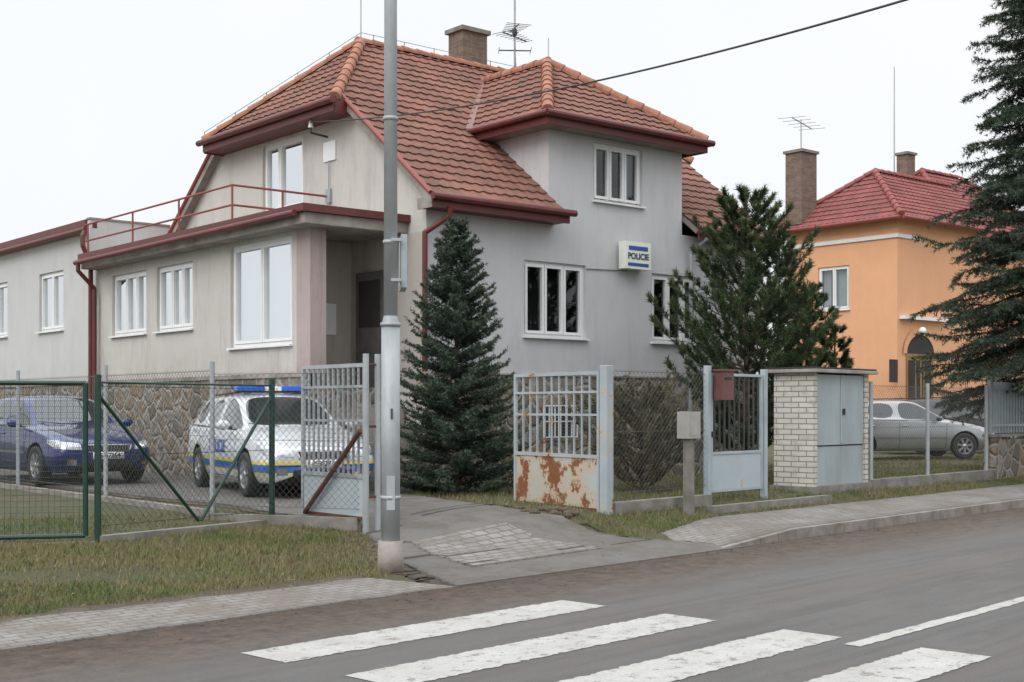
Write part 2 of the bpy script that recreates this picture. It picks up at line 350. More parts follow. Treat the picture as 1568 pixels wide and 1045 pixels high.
strip('road',[(-400,.6),(400,.6)],[(-400,8.38),(400,8.38)],'road',0,8,80,True,flat)
strip('pavement_near_side',[(-200,-1.6),(200,-1.6)],[(-200,.45),(200,.45)],'pave',.12,1,4,True,flat)
strip('pavement',[(-40,8.36),(8.22,8.36)],[(-40,9.22),(7.95,9.22)],'pave',.006,3,160,True,None,.01,.025)
strip('soil_edge',[(-40,9.16),(7.9,9.16)],[(-40,9.42),(8.0,9.50)],'soil',.000,2,180,True,None,0,.05)
pr=lambda s,q: .115*min(1,max(0,(s-12.5)/1.6))+.02*(q-8.5)+.004
strip('pavement',[(12.55,8.472),(14.1,8.472),(60,8.472)],[(12.3,9.5),(14.8,9.9),(60,9.9)],'pave',.012,4,30,True,pr,0,.02)
DL=[(-.5,11.7),(-.95,12.7),(-1.5,14.2),(-1.75,15.2),(-2.9,16.1),(-5,18.3),(-9,22.9),(-14,28.6)]
DR=[(2.75,15.15),(1.4,15.25),(.15,16.2),(-.5,17.2),(-1.5,18.9),(-3.3,21.0),(-8,26.7),(-12,31)]
strip('soil_edge',[(p[0]-.15,p[1]+.0) for p in DL],[(p[0]+.22,p[1]+.10) for p in DR],'soil',-.014,30,20,False,None,.05,.07)
strip('driveway',DL,DR,'drive',.008,36,20,False,None,.02,.03)
strip('block_apron',[(-1.15,14.2),(-.4,12.9)],[(-.1,15.2),(1.0,14.3)],'pave2',.021,24,24,False,None,.03,.03)
kb=MB(); kb.frame((0,0),(1,0),(0,1))
x=14.1
while x<60:
    kb.box(x+.004,x+.996,8.385,8.468,-.05,.128,'kerb'); x+=1.0
for i in range(4):
    s0=12.5+i*.4; s1=s0+.392; z0=.115*max(0,(s0-12.5)/1.6)+.012; z1=.115*((s1-12.5)/1.6)+.012
    kb.poly([(s0,8.385,z0),(s1,8.385,z1),(s1,8.47,z1),(s0,8.47,z0)],'kerb'); kb.poly([(s0,8.385,-.02),(s1,8.385,-.02),(s1,8.385,z1),(s0,8.385,z0)],'kerb')
kb.box(-200,200,.46,.6,-.05,.13,'kerb')
kb.obj('kerb',rz=RA,bevel=.006)
mk=MB(); mk.frame((0,0),(1,0),(0,1))
def ragged(mk,s0,s1,q0,q1,n,j):
    top=[];bot=[]
    for i in range(n+1):
        s=s0+(s1-s0)*i/n; e=j if 0<i<n else j*.4
        top.append((s+random.gauss(0,e),q1+random.gauss(0,e),.004)); bot.append((s+random.gauss(0,e),q0+random.gauss(0,e),.004))
    for i in range(n): mk.poly([bot[i],bot[i+1],top[i+1],top[i]],'mark')
for k in range(0,7):
    qc=6.88-k*1.055
    ragged(mk,5.03,8.25,qc-.24,qc+.24,90,.008)
mk.obj('crosswalk_marking',rz=RA)
mk=MB(); mk.frame((0,0),(1,0),(0,1)); ragged(mk,8.0,40,4.27,4.39,400,.006); ragged(mk,-40,4.0,4.27,4.39,100,.006)
mk.obj('centre_line_marking',rz=RA)
# ------------------------------------------------------------------ attribute tri cloud
def tricloud(name,V,rnd,mat,parent=None,extra=None):
    V=np.asarray(V,dtype=np.float32); n=len(V)//3
    me=bpy.data.meshes.new(name); me.vertices.add(n*3); me.vertices.foreach_set('co',V.ravel())
    me.loops.add(n*3); me.loops.foreach_set('vertex_index',np.arange(n*3,dtype=np.int32))
    me.polygons.add(n); me.polygons.foreach_set('loop_start',np.arange(0,n*3,3,dtype=np.int32)); me.polygons.foreach_set('loop_total',np.full(n,3,dtype=np.int32))
    a=me.attributes.new('rnd','FLOAT','FACE'); a.data.foreach_set('value',np.asarray(rnd,dtype=np.float32))
    me.materials.append(M[mat]); me.update(calc_edges=True); me.validate()
    o=bpy.data.objects.new(name,me); COL.objects.link(o)
    if parent: o.parent=parent
    return o
def inpoly(px,py,poly):
    c=np.zeros(px.shape,bool); n=len(poly)
    for i in range(n):
        x0,y0=poly[i]; x1,y1=poly[i-1]
        c^=((y0>py)!=(y1>py))&(px<(x1-x0)*(py-y0)/((y1-y0) or 1e-9)+x0)
    return c
drivepoly=[(p[0]+.08,p[1]+.03) for p in DL]+[(p[0]-.05,p[1]-.05) for p in DR[::-1]]
def grass(areas):
    VV=[];RR=[]
    for poly,den,ln in areas:
        p=np.array(poly); lo=p.min(0);hi=p.max(0); n=int((hi-lo).prod()*den)
        s=rng.uniform(lo[0],hi[0],n); q=rng.uniform(lo[1],hi[1],n)
        cl=np.sin(s*2.1+np.sin(q*1.7)*2)+np.sin(q*2.9+s*.8)+rng.normal(0,.8,n); cl-=np.clip((9.6-q)*2.5,0,1.5)
        ok=inpoly(s,q,poly)&(cl>-1.0)
        x=rc*s-rs*q; y=rs*s+rc*q; ok&=~inpoly(x+rng.normal(0,.06,n),y+rng.normal(0,.06,n),drivepoly); s=s[ok];q=q[ok];x=x[ok];y=y[ok];n=len(x)
        z=Hsq(s,q)-.03; L=ln*rng.uniform(.5,1.4,n); th=rng.uniform(0,6.28,n); w=.005*rng.uniform(.7,1.6,n)
        dx=np.cos(th);dy=np.sin(th); ln_=rng.uniform(.1,.9,n); ph=rng.uniform(0,6.28,n)
        b=np.stack([x,y,z],1); sd=np.stack([dx*w,dy*w,0*w],1); tip=b+np.stack([np.cos(ph)*ln_*L,np.sin(ph)*ln_*L,.01+L*np.sqrt(1-ln_**2*.8)],1)
        VV.append(np.stack([b-sd,b+sd,tip],1).reshape(-1,3)); RR.append(np.clip(rng.normal(.4,.3,n)+.3*np.sin(s*.9+q*1.3),0,1))
    return np.concatenate(VV),np.concatenate(RR)
V,R=grass([([(-9,9.25),(8.2,9.25),(9.2,10.2),(10,12),(9,12.4),(-3,12.1),(-9,12.1)],1900,.05),
 ([(-9,12.1),(10,12.1),(10.4,13.2),(-9,22)],500,.05),
 ([(10.3,9.6),(12.3,9.3),(12.3,9.5),(14.8,9.9),(40,9.9),(40,10.4),(12.5,10.4),(11,11.5)],1300,.055),
 ([(11,10.4),(40,10.4),(40,16),(11,16)],350,.06)])
tricloud('grass',V,R,'blade')
n=1800; s=rng.uniform(-4,22,n); q=8.3+rng.gamma(2.2,.8,n); x=rc*s-rs*q;y=rs*s+rc*q; z=Hsq(s,q)+.022+rng.uniform(0,.02,n); sz=rng.uniform(.006,.02,n)
pts=[]
for i in range(3):
    a=rng.uniform(0,6.28,n); pts.append(np.stack([x+np.cos(a)*sz,y+np.sin(a)*sz,z+rng.uniform(0,.012,n)],1))
tricloud('leaf_litter',np.stack(pts,1).reshape(-1,3),rng.uniform(0,1,n),'leaf')
w=MB()
for i in range(150):
    s=random.uniform(-1,16); q=8.36-abs(random.gauss(0,.18)); x,y=SQ(s,q); r=random.uniform(.004,.012); w.ball((x,y,r*.3),(r*1.3,r,r*.7),'soil',4,6)
w.obj('dirt_clods')
# ------------------------------------------------------------------ roof helpers
def tiled(parent,name,pts,mat,tw=.23,th=.275,deck='greywood',thick=.1,org=None):
    pts=[Vector(p) for p in pts]
    n=(pts[1]-pts[0]).cross(pts[2]-pts[0]).normalized()
    if n.z<0: n=-n
    a=Vector((0,0,1)).cross(n).normalized(); b=n.cross(a).normalized()
    o=Vector(org) if org else pts[0]
    P2=[((p-o).dot(a),(p-o).dot(b)) for p in pts]
    a0=min(p[0] for p in P2);a1=max(p[0] for p in P2);b0=min(p[1] for p in P2);b1=max(p[1] for p in P2)
    prof=[(0,.0),(.12,.014),(.3,.019),(.48,.012),(.6,.003),(.95,.0)]
    bm=bmesh.new(); uvl=bm.loops.layers.uv.new('UVMap')
    i0=math.floor(a0/tw)-1;i1=math.ceil(a1/tw)+1;j0=math.floor(b0/th)-1;j1=math.ceil(b1/th)+1
    for j in range(j0,j1):
        top=[];bot=[];low=[];us=[]
        for i in range(i0,i1):
            jt=random.uniform(-.003,.005); jb=random.uniform(-.004,.004)
            for pa,ph in prof:
                A=(i+pa)*tw; us.append(i+pa*.98+.01)
                bot.append(bm.verts.new(o+a*A+b*(j*th+jb)+n*(ph+.030+jt))); top.append(bm.verts.new(o+a*A+b*((j+1)*th)+n*(ph+.004))); low.append(bm.verts.new(o+a*A+b*(j*th+.004)+n*(ph-.006)))
        for k in range(len(bot)-1):
            uu=(us[k],us[k] if us[k+1]-us[k]<0 or math.floor(us[k+1])!=math.floor(us[k]) else us[k+1])
            f=bm.faces.new((bot[k],bot[k+1],top[k+1],top[k]))
            for l,uv in zip(f.loops,((uu[0],j+.02),(uu[1],j+.02),(uu[1],j+.98),(uu[0],j+.98))): l[uvl].uv=uv
            f=bm.faces.new((low[k],low[k+1],bot[k+1],bot[k]))
            for l in f.loops: l[uvl].uv=(uu[0],j+.02)
    c=sum(pts,Vector())/len(pts)
    for i in range(len(pts)):
        p=pts[i];e=(pts[(i+1)%len(pts)]-p).normalized(); no=e.cross(n)
        if (c-p).dot(no)>0: no=-no
        bmesh.ops.bisect_plane(bm,geom=bm.verts[:]+bm.edges[:]+bm.faces[:],plane_co=p,plane_no=no,clear_outer=True)
    me=bpy.data.meshes.new(name); bm.to_mesh(me); bm.free(); me.materials.append(M[mat]); ob=bpy.data.objects.new(name,me); COL.objects.link(ob); ob.parent=parent
    d=MB(); t=[p-n*.008 for p in pts]; u=[p-n*(thick) for p in pts]
    d.poly(t,deck,True); d.poly(u,deck,True)
    for i in range(len(pts)): k=(i+1)%len(pts); d.poly([t[i],t[k],u[k],u[i]],deck,True)
    d.obj(name+'_deck',parent)
def ridge(mb,p0,p1,r=.1,m='ridge',st=.36):
    p0=Vector(p0);p1=Vector(p1);L=(p1-p0).length;d=(p1-p0)/L;n=max(1,round(L/st));st=L/n
    side=d.cross(Vector((0,0,1))).normalized(); up=side.cross(d).normalized()
    k=mb.mi(m)
    for j in range(n):
        A=p0+d*(j*st)+up*random.uniform(-.008,.008);B=p0+d*((j+1)*st+.03); i=len(mb.v); K=8
        for p,rr in ((A,r*1.15),(B,r*.92)):
            for q in range(K+1):
                t=math.pi*(q/K)*1.15-.12; mb.v.append(p+side*math.cos(t)*rr+up*math.sin(t)*rr)
        for q in range(K): mb.f.append([i+q,i+q+1,i+K+2+q,i+K+1+q]); mb.m.append(k)
        mb.f.append([i+q for q in range(K+1)]); mb.m.append(k)
def window(parent,name,P,D,Nn,a0,a1,z0,z1,panes=3,curt='side',rev=.11,fr=.05,split=None,room=.7):
    mb=MB().frame(P,D,Nn); w=a1-a0; d1=-rev+.05;d0=-rev-.02
    mb.box(a0,a0+fr,d0,d1,z0,z1,'white'); mb.box(a1-fr,a1,d0,d1,z0,z1,'white'); mb.box(a0+fr,a1-fr,d0,d1,z0,z0+fr,'white'); mb.box(a0+fr,a1-fr,d0,d1,z1-fr,z1,'white')
    xs=split or [i/panes for i in range(panes+1)]
    X=[a0+fr+(w-2*fr)*t for t in xs]
    for i in range(len(X)-1):
        l,r=X[i]+.006,X[i+1]-.006; s=.05; e0=d0+.006;e1=d1+.018; b=z0+fr+.004;t=z1-fr-.004
        mb.box(l,l+s,e0,e1,b,t,'white'); mb.box(r-s,r,e0,e1,b,t,'white'); mb.box(l+s,r-s,e0,e1,b,b+s,'white'); mb.box(l+s,r-s,e0,e1,t-s,t,'white')
        mb.poly([(l+s,(d0+d1)/2,b+s),(r-s,(d0+d1)/2,b+s),(r-s,(d0+d1)/2,t-s),(l+s,(d0+d1)/2,t-s)],'glass')
    mb.box(a0-.04,a1+.04,-rev+.03,.07,z0-.035,z0-.005,'white')
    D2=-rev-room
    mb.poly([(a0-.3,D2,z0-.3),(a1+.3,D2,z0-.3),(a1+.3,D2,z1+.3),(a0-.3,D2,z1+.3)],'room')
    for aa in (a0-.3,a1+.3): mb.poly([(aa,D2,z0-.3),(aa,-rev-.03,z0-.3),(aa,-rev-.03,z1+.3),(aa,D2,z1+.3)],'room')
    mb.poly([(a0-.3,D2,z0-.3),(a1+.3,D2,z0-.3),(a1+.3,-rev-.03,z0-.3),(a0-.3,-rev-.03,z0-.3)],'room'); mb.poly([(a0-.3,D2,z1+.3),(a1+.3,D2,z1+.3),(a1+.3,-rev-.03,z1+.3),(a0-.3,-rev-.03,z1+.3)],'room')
    rngs={'side':[(a0,a0+w*.16),(a1-w*.16,a1)],'full':[(a0,a1)],'none':[],'half':[(a0,a0+w*.55),(a1-w*.3,a1)]}[curt]
    for c0,c1 in rngs:
        nn=max(4,int((c1-c0)/.025))
        for i in range(nn):
            f0=c0+(c1-c0)*i/nn; f1=c0+(c1-c0)*(i+1)/nn; y0=-rev-.12+.02*math.sin(i*1.3); y1=-rev-.12+.02*math.sin((i+1)*1.3)
            mb.poly([(f0,y0,z0),(f1,y1,z0),(f1,y1,z1),(f0,y0,z1)],'curtain')
    mb.obj(name,parent)
# ------------------------------------------------------------------ police house
O=(-3.23,20.9); house=empty('police_station_house',(O[0],O[1],0),UA)
G=.30; ST=2.17
CV,ZR,SL,HS=3.6,8.82,.775,.87
V0=-1.3; V1=2*CV-V0; HU,VG=1.2,1.46; VGE=10.1; HE=10.34; AP=3.35; APE=8.19
zf=lambda v:ZR-SL*abs(v-CV)
hipz=lambda u:ZR-HS*(AP-u)
hv=lambda u:CV-HS*(AP-u)/SL
G0,G1=1.64,9.9; F=-.9; B=2*CV-F
w=MB().frame((0,F),(1,0),(0,-1))
lw1=(3.745,5.2,2.86,4.18); lw2=(6.91,8.30,2.86,4.16); up1=(5.40,6.66,5.38,6.44)
WE=6.70; WR_=7.75
w.wall(G1,ST,4.95,[lw1,lw2],'front',a0=G0)
w.wall(WR_,4.95,WE,[up1],'front',a0=4.305)
w.obj('front_wall',house)
w=MB()
w.poly([(4.305,F,4.9),(4.305,1.3,4.9),(4.305,1.3,WE),(4.305,F,WE)],'front'); w.poly([(WR_,F,4.9),(WR_,1.3,4.9),(WR_,1.3,WE),(WR_,F,WE)],'front')
w.poly([(G0,B,G),(G1,B,G),(G1,B,5.1),(G0,B,5.1)],'front')
w.obj('wing_side_walls',house)
window(house,'front_window',(0,F),(1,0),(0,-1),*lw1,3,'none'); window(house,'front_window_b',(0,F),(1,0),(0,-1),*lw2,3,'side'); window(house,'upper_window',(0,F),(1,0),(0,-1),*up1,3,'side')
gw=(2.95,4.45,5.35,6.70)
for uu,nn,nm,holes in ((G0,-1,'gable_wall',[gw]),(G1,1,'gable_wall_east',[])):
    w=MB().frame((uu,0),(0,1),(nn,0)); w.wall(B,.3,8.8,holes,'ext' if nn<0 else 'front',a0=F)
    cl=[((0,CV,ZR-.06),(0,SL,1)),((0,CV,ZR-.06),(0,-SL,1)),((0,0,hipz(1.64)-.08),(0,0,1))]
    w.obj(nm,house,clips=cl)
window(house,'gable_window',(G0,0),(0,1),(-1,0),*gw,2,'side',split=[0,.62,1])
w=MB().frame((0,0),(1,0),(0,1))
w.box(G0-.03,G1+.03,F-.06,F+.0-.002,G-.1,ST,'stone'); w.box(G1+.002,G1+.05,F,B,G-.1,ST,'stone')
w.box(G0+.1,G1+.02,F-.085,F-.003,ST+.002,ST+.03,'mortar')
w.obj('stone_plinth',house)
w=MB().frame((0,0),(1,0),(0,1))
a0,a1,z0,z1=4.1,4.9,1.1,1.65
w.box(a0,a1,F-.075,F-.065,z0,z1,'room')
for t in np.linspace(a0,a1,7): w.box(t-.01,t+.01,F-.11,F-.09,z0,z1,'white')
for t in (z0,z1,(z0+z1)/2): w.box(a0,a1,F-.12,F-.111,t-.012,t+.012,'white')
w.box(a0-.05,a1+.05,F-.09,F-.076,z0-.06,z0,'mortar')
w.obj('cellar_window',house)
EV=8.5
w=MB().frame((0,0),(0,1),(-1,0))
bw=(.567,2.66,2.66,4.44); s1=(4.11,5.63,3.08,4.32); s2=(6.1,7.72,3.08,4.32); a1_=(10.36,11.8,3.35,4.67); a2_=(13.9,15.4,3.35,4.67)
w.wall(EV,ST,4.5,[bw,s1,s2],'ext',a0=.42); w.wall(.42,ST,4.5,[],'pink',a0=0)
w.wall(19,ST,5.45,[a1_,a2_],'annex',a0=EV)
w.box(.0,19,.004,.07,G-.1,ST,'stone'); w.box(-.02,19,.071,.10,ST-.06,ST+.01,'mortar')
w.obj('extension_wall',house)
window(house,'shop_window',(0,0),(0,1),(-1,0),*bw,2,'full',fr=.06,split=[0,.5,1],room=.145); window(house,'side_window',(0,0),(0,1),(-1,0),*s1,3,'half',split=[0,.3,.62,1]); window(house,'side_window_b',(0,0),(0,1),(-1,0),*s2,3,'half',split=[0,.3,.62,1])
window(house,'annex_window',(0,0),(0,1),(-1,0),*a1_,2,'side'); window(house,'annex_window_b',(0,0),(0,1),(-1,0),*a2_,2,'side')
w=MB().frame((0,0),(1,0),(0,1))
w.box(.001,.30,0,.30,ST,4.5,'pink'); w.box(.301,1.63,1.3,1.4,1.6,4.5,'porch'); w.box(.262,.30,.301,1.4,1.6,4.5,'porch')
w.poly([(.05,.0,1.95),(1.63,0,1.95),(1.63,1.3,1.95),(.05,1.3,1.95)],'mortar'); w.box(-.002,1.60,-.07,-.004,G-.1,1.95,'stone')
w.poly([(G0-.004,F+.02,2.0),(G0-.004,1.3,2.0),(G0-.004,1.3,4.5),(G0-.004,F+.02,4.5)],'porch')
w.box(1.08,1.30,1.27,1.298,2.88,3.42,'white')
w.box(G0-.05,G0-.006,.25,1.1,1.96,3.95,'greydoor'); w.box(G0-.06,G0-.051,.35,1.0,3.0,3.8,'room')
w.obj('porch',house)
w=MB().frame((0,0),(1,0),(0,1))
for i in range(6): w.box(.35,1.6,-.35-.28*i,-.07-.28*i-.002,.2,1.9-.28*i-.28+.0,'mortar')
w.obj('porch_steps',house)
w=MB().frame((0,0),(1,0),(0,1))
w.box(-.35,G0-.002,-.4,EV-.002,4.5,4.68,'mortar'); w.obj('balcony_slab',house,bevel=.01)
w=MB().frame((0,0),(1,0),(0,1))
w.box(-.42,G0-.003,-.47,-.402,4.68,4.80,'red'); w.box(-.42,-.352,-.4,EV-.003,4.68,4.80,'red'); w.box(-.35,G0-.004,-.4,EV-.004,4.682,4.76,'mortar')
w.cyl((-.47,-.3,4.66),(-.47,EV,4.62),.05,.05,10,'red')
w.box(-.1,0,EV-.0,19,5.38,5.5,'red')
w.box(-.15,G0,EV+.002,EV+.15,4.8,5.56,'annex'); w.box(-.17,G0,EV-.02,EV+.17,5.562,5.60,'greywood'); w.box(-.12,7,EV+.16,19,5.452,5.56,'greywood'); w.box(-.17,-.125,EV+.2,19,5.44,5.58,'red')
w.cyl((-.2,EV+.1,5.36),(-.2,19,5.36),.06,.06,10,'red')
w.path([(-.47,EV-.15,4.6),(-.47,EV-.15,4.45),(-.12,EV-.15,4.1),(-.12,EV-.15,.4)],.045,10,'red')
w.path([(-.2,EV+.15,5.33),(-.3,EV+.05,5.2),(-.3,EV+.02,5.0),(-.13,EV+.02,4.6),(-.13,EV+.02,.4)],.05,10,'red')
w.path([(G0+.15,F-.46,4.85),(G0+.15,F-.42,4.7),(G0-.1,F-.1,4.45),(G0-.1,F-.1,2.2)],.045,10,'red')
w.path([(7.95,F-.46,4.85),(7.9,F-.1,4.6),(7.9,F-.08,1.0)],.04,8,'galv')
w.obj('gutters_and_parapet',house)
w=MB()
rp=[(-.28,2.07),(-.28,4.1),(-.28,6.1),(-.28,8.3)]
for p in rp: w.cyl((p[0],p[1],4.76),(p[0],p[1],5.42),.02,.02,8,'redrail')
for z in (5.42,5.08): w.cyl((-.28,2.07,z),(-.28,8.4,z),.02,.02,8,'redrail'); w.cyl((-.28,2.07,z),(G0,2.07,z),.02,.02,8,'redrail')
w.cyl((.7,2.07,4.76),(.7,2.07,5.42),.02,.02,8,'redrail')
w.obj('balcony_railing',house)
org=(VG,V0,zf(V0))
P=lambda u,v:(u,v,zf(v))
tiled(house,'roof_front',[P(VG,F+.07),P(VG,hv(VG)),P(AP,CV),P(APE,CV),P(VGE,hv(VG)),P(VGE,F+.07)],'tile',org=org)
tiled(house,'roof_front_eave',[P(VG,V0),P(4.43,V0),P(4.29,F-.002),P(4.29,F+.068),P(VG,F+.068)],'tile',org=org)
tiled(house,'roof_front_eave_b',[P(WR_+.03,V0),P(VGE,V0),P(VGE,F+.068),P(WR_+.03,F+.068)],'tile',org=org)
bk=2*CV-hv(VG)
tiled(house,'roof_back',[P(VG,V1),P(VG,bk),P(AP,CV),P(APE,CV),P(VGE,bk),P(VGE,V1)],'tile')
va=hv(HU);vb=2*CV-va;hz=hipz(HU)
tiled(house,'roof_halfhip',[(HU,va,hz),(AP,CV,ZR),(HU,vb,hz)],'tile')
tiled(house,'roof_halfhip_east',[(HE,va,hz),(APE,CV,ZR),(HE,vb,hz)],'tile')
WL,WRR,WC,WZ,WAV=3.93,8.0,6.0,8.34,1.05
vw=CV-(ZR-WZ)/SL+.05; ve=CV-(ZR-WE)/SL
tiled(house,'wing_roof_front',[(WL,V0,WE),(WRR,V0,WE),(WC,WAV,WZ)],'tile')
tiled(house,'wing_roof_side',[(WL,V0,WE),(WC,WAV,WZ),(WC,vw,WZ),(WL,ve,WE)],'tile')
tiled(house,'wing_roof_side_b',[(WRR,V0,WE),(WC,WAV,WZ),(WC,vw,WZ),(WRR,ve,WE)],'tile')
r=MB()
ridge(r,(AP-.1,CV,ZR+.01),(APE+.1,CV,ZR+.01)); ridge(r,(HU,va,hz+.02),(AP,CV,ZR+.02)); ridge(r,(HU,vb,hz+.02),(AP,CV,ZR+.02))
ridge(r,(HE,va,hz+.02),(APE,CV,ZR+.02)); ridge(r,(WL,V0,WE+.03),(WC,WAV,WZ+.03)); ridge(r,(WRR,V0,WE+.03),(WC,WAV,WZ+.03)); ridge(r,(WC,WAV-.05,WZ+.03),(WC,vw,WZ+.03))
r.obj('ridge_tiles',house)
w=MB().frame((0,0),(1,0),(0,1))
w.box(WL+.02,WRR-.02,V0-.02,V0+.03,WE-.2,WE-.01,'red'); w.box(WL-.02,WL+.018,V0-.02,ve,WE-.2,WE-.01,'red'); w.box(WRR-.018,WRR+.02,V0-.02,ve,WE-.2,WE-.01,'red')
w.box(WL+.03,WRR-.03,V0+.035,F-.002,WE-.18,WE-.15,'greywood'); w.box(WL+.025,4.30,F-.001,ve,WE-.18,WE-.15,'greywood')
w.cyl((WL-.1,V0-.09,WE-.02),(WRR+.1,V0-.09,WE-.02),.06,.06,10,'red'); w.cyl((WL-.08,V0-.1,WE-.02),(WL-.08,ve,WE-.02),.055,.055,10,'red'); w.cyl((WRR+.08,V0-.1,WE-.02),(WRR+.08,ve,WE-.02),.055,.055,10,'red')
ze=zf(V0)
w.box(VG,4.43,V0-.02,V0+.02,ze-.2,ze-.02,'red'); w.cyl((VG-.05,V0-.09,ze-.03),(4.5,V0-.09,ze-.03),.06,.06,10,'red')
w.box(VG+.02,4.42,V0+.022,F-.003,ze-.18,ze-.16,'red'); w.box(VG-.002,VG+.03,V0,F,ze-.2,ze-.02,'mortar')
w.box(WR_+.03,VGE,V0-.02,V0+.02,ze-.2,ze-.02,'red'); w.cyl((WR_,V0-.09,ze-.03),(VGE+.05,V0-.09,ze-.03),.06,.06,10,'red')
w.box(HU-.03,HU+.0,va-.02,vb+.02,hz-.2,hz-.01,'red'); w.cyl((HU-.09,va-.1,hz-.02),(HU-.09,vb+.1,hz-.02),.06,.06,10,'red')
w.box(HU+.002,G0-.002,va,vb,hz-.2,hz-.17,'red'); w.box(HU,G0,va-.03,va-.001,hz-.22,hz+.05,'red'); w.box(HU,G0,vb+.001,vb+.03,hz-.22,hz+.05,'red')
for v0,v1 in ((V0,hv(VG)),(V1,2*CV-hv(VG))):
    z0,z1=zf(v0),zf(v1)
    w.poly([(VG-.012,v0,z0-.16),(VG-.012,v1,z1-.16),(VG-.012,v1,z1-.0),(VG-.012,v0,z0-.0)],'mortar')
    w.path([(VG-.03,v0,z0+.03),(VG-.03,v1,z1+.03)],.04,6,'redrail')
w.obj('fascia_and_gutters',house)
w=MB()
A=Vector((WL,ve,WE));B_=Vector((WC,vw,WZ)); e=Vector((.08,-.02,.0)); u=Vector((0,0,.055))
w.poly([A+e*-1.0+u,B_+e*-1+u,B_+e*.6+u+Vector((0,0,.02)),A+e*.6+u+Vector((0,0,.02))],'valley',True)
w.obj('valley_flashing',house)
def chimney(parent,name,u,v,z0,z1,wu,wv,m='cbrick'):
    w=MB().frame((u,v),(1,0),(0,1)); w.box(-wu/2,wu/2,-wv/2,wv/2,z0,z1,m); w.box(-wu/2-.06,wu/2+.06,-wv/2-.06,wv/2+.06,z1+.002,z1+.09,'concrete'); w.box(-wu/2+.1,wu/2-.1,-wv/2+.1,wv/2-.1,z1+.092,z1+.13,'black'); w.obj(name,parent,loc=None)
chimney(house,'chimney',6.35,4.0,8.0,9.62,.66,.5)
w=MB()
AX,AY=7.5,3.8
w.cyl((AX,AY,8.7),(AX,AY,12.2),.022,.02,8,'galv')
for z,L,n,dr in ((9.75,.9,8,(1,.25)),(9.95,.6,6,(.4,1)),(9.45,.7,3,(-.8,.6))):
    d=Vector((dr[0],dr[1],0)).normalized(); e=Vector((-d.y,d.x,0))
    w.cyl(Vector((AX,AY,z))-d*L/2,Vector((AX,AY,z))+d*L/2,.014,.014,6,'cable')
    for i in range(n):
        c=Vector((AX,AY,z))+d*(-L/2+L*i/(n-1)); hl=.28-.018*i; w.cyl(c-e*hl,c+e*hl,.007,.007,5,'cable')
w.ball((AX,AY,9.85),(.06,.06,.1),'cable')
w.cyl((AX+.06,AY,8.7),(AX-.02,AY,9.9),.01,.01,5,'cable')
w.cyl((AP,CV,8.8),(AP,CV,10.3),.014,.01,6,'galv')
w.cyl((6.35,1.4,8.3),(6.35,1.4,9.0),.012,.01,6,'galv')
for i in range(6):
    u=AP+.3+i*.75; w.cyl((u,CV,ZR+.05),(u,CV,ZR+.22),.008,.008,5,'wire')
w.cyl((AP,CV,ZR+.21),(7.9,CV,ZR+.21),.006,.006,5,'wire')
for i in range(6):
    t=i/5; p=Vector((HU,vb,hz)).lerp(Vector((AP,CV,ZR)),t); w.cyl(p,p+Vector((0,0,.22)),.008,.008,5,'wire')
w.cyl((HU,vb,hz+.21),(AP,CV,ZR+.21),.006,.006,5,'wire')
w.obj('roof_antenna_and_rods',house)
w=MB().frame((G0,0),(0,1),(-1,0))
w.box(1.8,2.2,.002,.03,6.05,6.4,'white'); w.cyl((2.0,.04,5.0),(2.0,.04,6.05),.012,.012,6,'galv',True,False); w.box(1.95,2.1,.002,.05,5.3,5.55,'galv')
w.path([(2.1,.0,6.5),(2.1,.35,6.53),(2.1,.35,6.68)],.02,6,'cable',False); w.cyl((2.1,.35,6.62),(2.1,.35,6.74),.05,.03,8,'white',True,False)
w.obj('cable_bracket',house)
w=MB().frame((0,F),(1,0),(0,-1))
w.path([(5.2,.02,4.12),(6.2,.02,4.15),(6.3,.06,4.25)],.009,5,'wire',False)
w.path([(2.75,.03,3.15),(2.75,.12,3.28),(2.8,.2,3.42),(2.75,.1,3.5),(2.6,.1,3.5)],.014,6,'rustdark',False)
w.obj('wall_cable_and_bracket',house)
sg=empty('police_sign',(0,0,0))
sg.location=Matrix.Rotation(UA,3,'Z')@Vector((6.3,F-.16,4.42))+Vector((O[0],O[1],0)); sg.rotation_euler=(0,0,UA)
w=MB().frame((0,0),(1,0),(0,1)); w.box(-.33,.33,-.09,.09,-.25,.25,'signwhite'); w.box(-.25,.25,-.096,-.0905,.09,.17,'signblue'); w.box(-.27,.27,-.096,-.0905,-.2,-.14,'signblue'); w.box(-.02,.02,.09,.16,-.1,.1,'galv'); w.obj('light_box',sg,bevel=.012)
text('lettering','POLICIE',.155,(0,-.095,-.02),(math.pi/2,0,0),'text',sg)
# ------------------------------------------------------------------ orange house
oh=empty('orange_house',(11.8,40,0),UA)
w=MB().frame((0,0),(0,1),(-1,0))
w.wall(4.2,.3,7.5,[(1.75,2.95,4.75,6.15)],'orange'); w.box(-.02,4.22,.002,.06,6.85,6.97,'white'); w.box(-.01,4.21,.0,.03,.3,1.3,'concrete'); w.obj('left_wall',oh)
window(oh,'window_a',(0,0),(0,1),(-1,0),1.75,2.95,4.75,6.15,2,'half')
w=MB().frame((0,0),(1,0),(0,-1))
w.wall(5.0,.3,7.5,[],'orange')
w.box(-.05,1.2,.002,.05,6.85,6.97,'white'); w.box(.1,2.6,.002,.2,4.35,4.45,'white')
w.box(.45,1.95,.003,.03,.5,3.3,'wooddoor'); arc=[(1.2+.75*math.cos(t),.02,3.3+.6*math.sin(t)) for t in np.linspace(0,math.pi,14)]; w.poly(arc,'room')
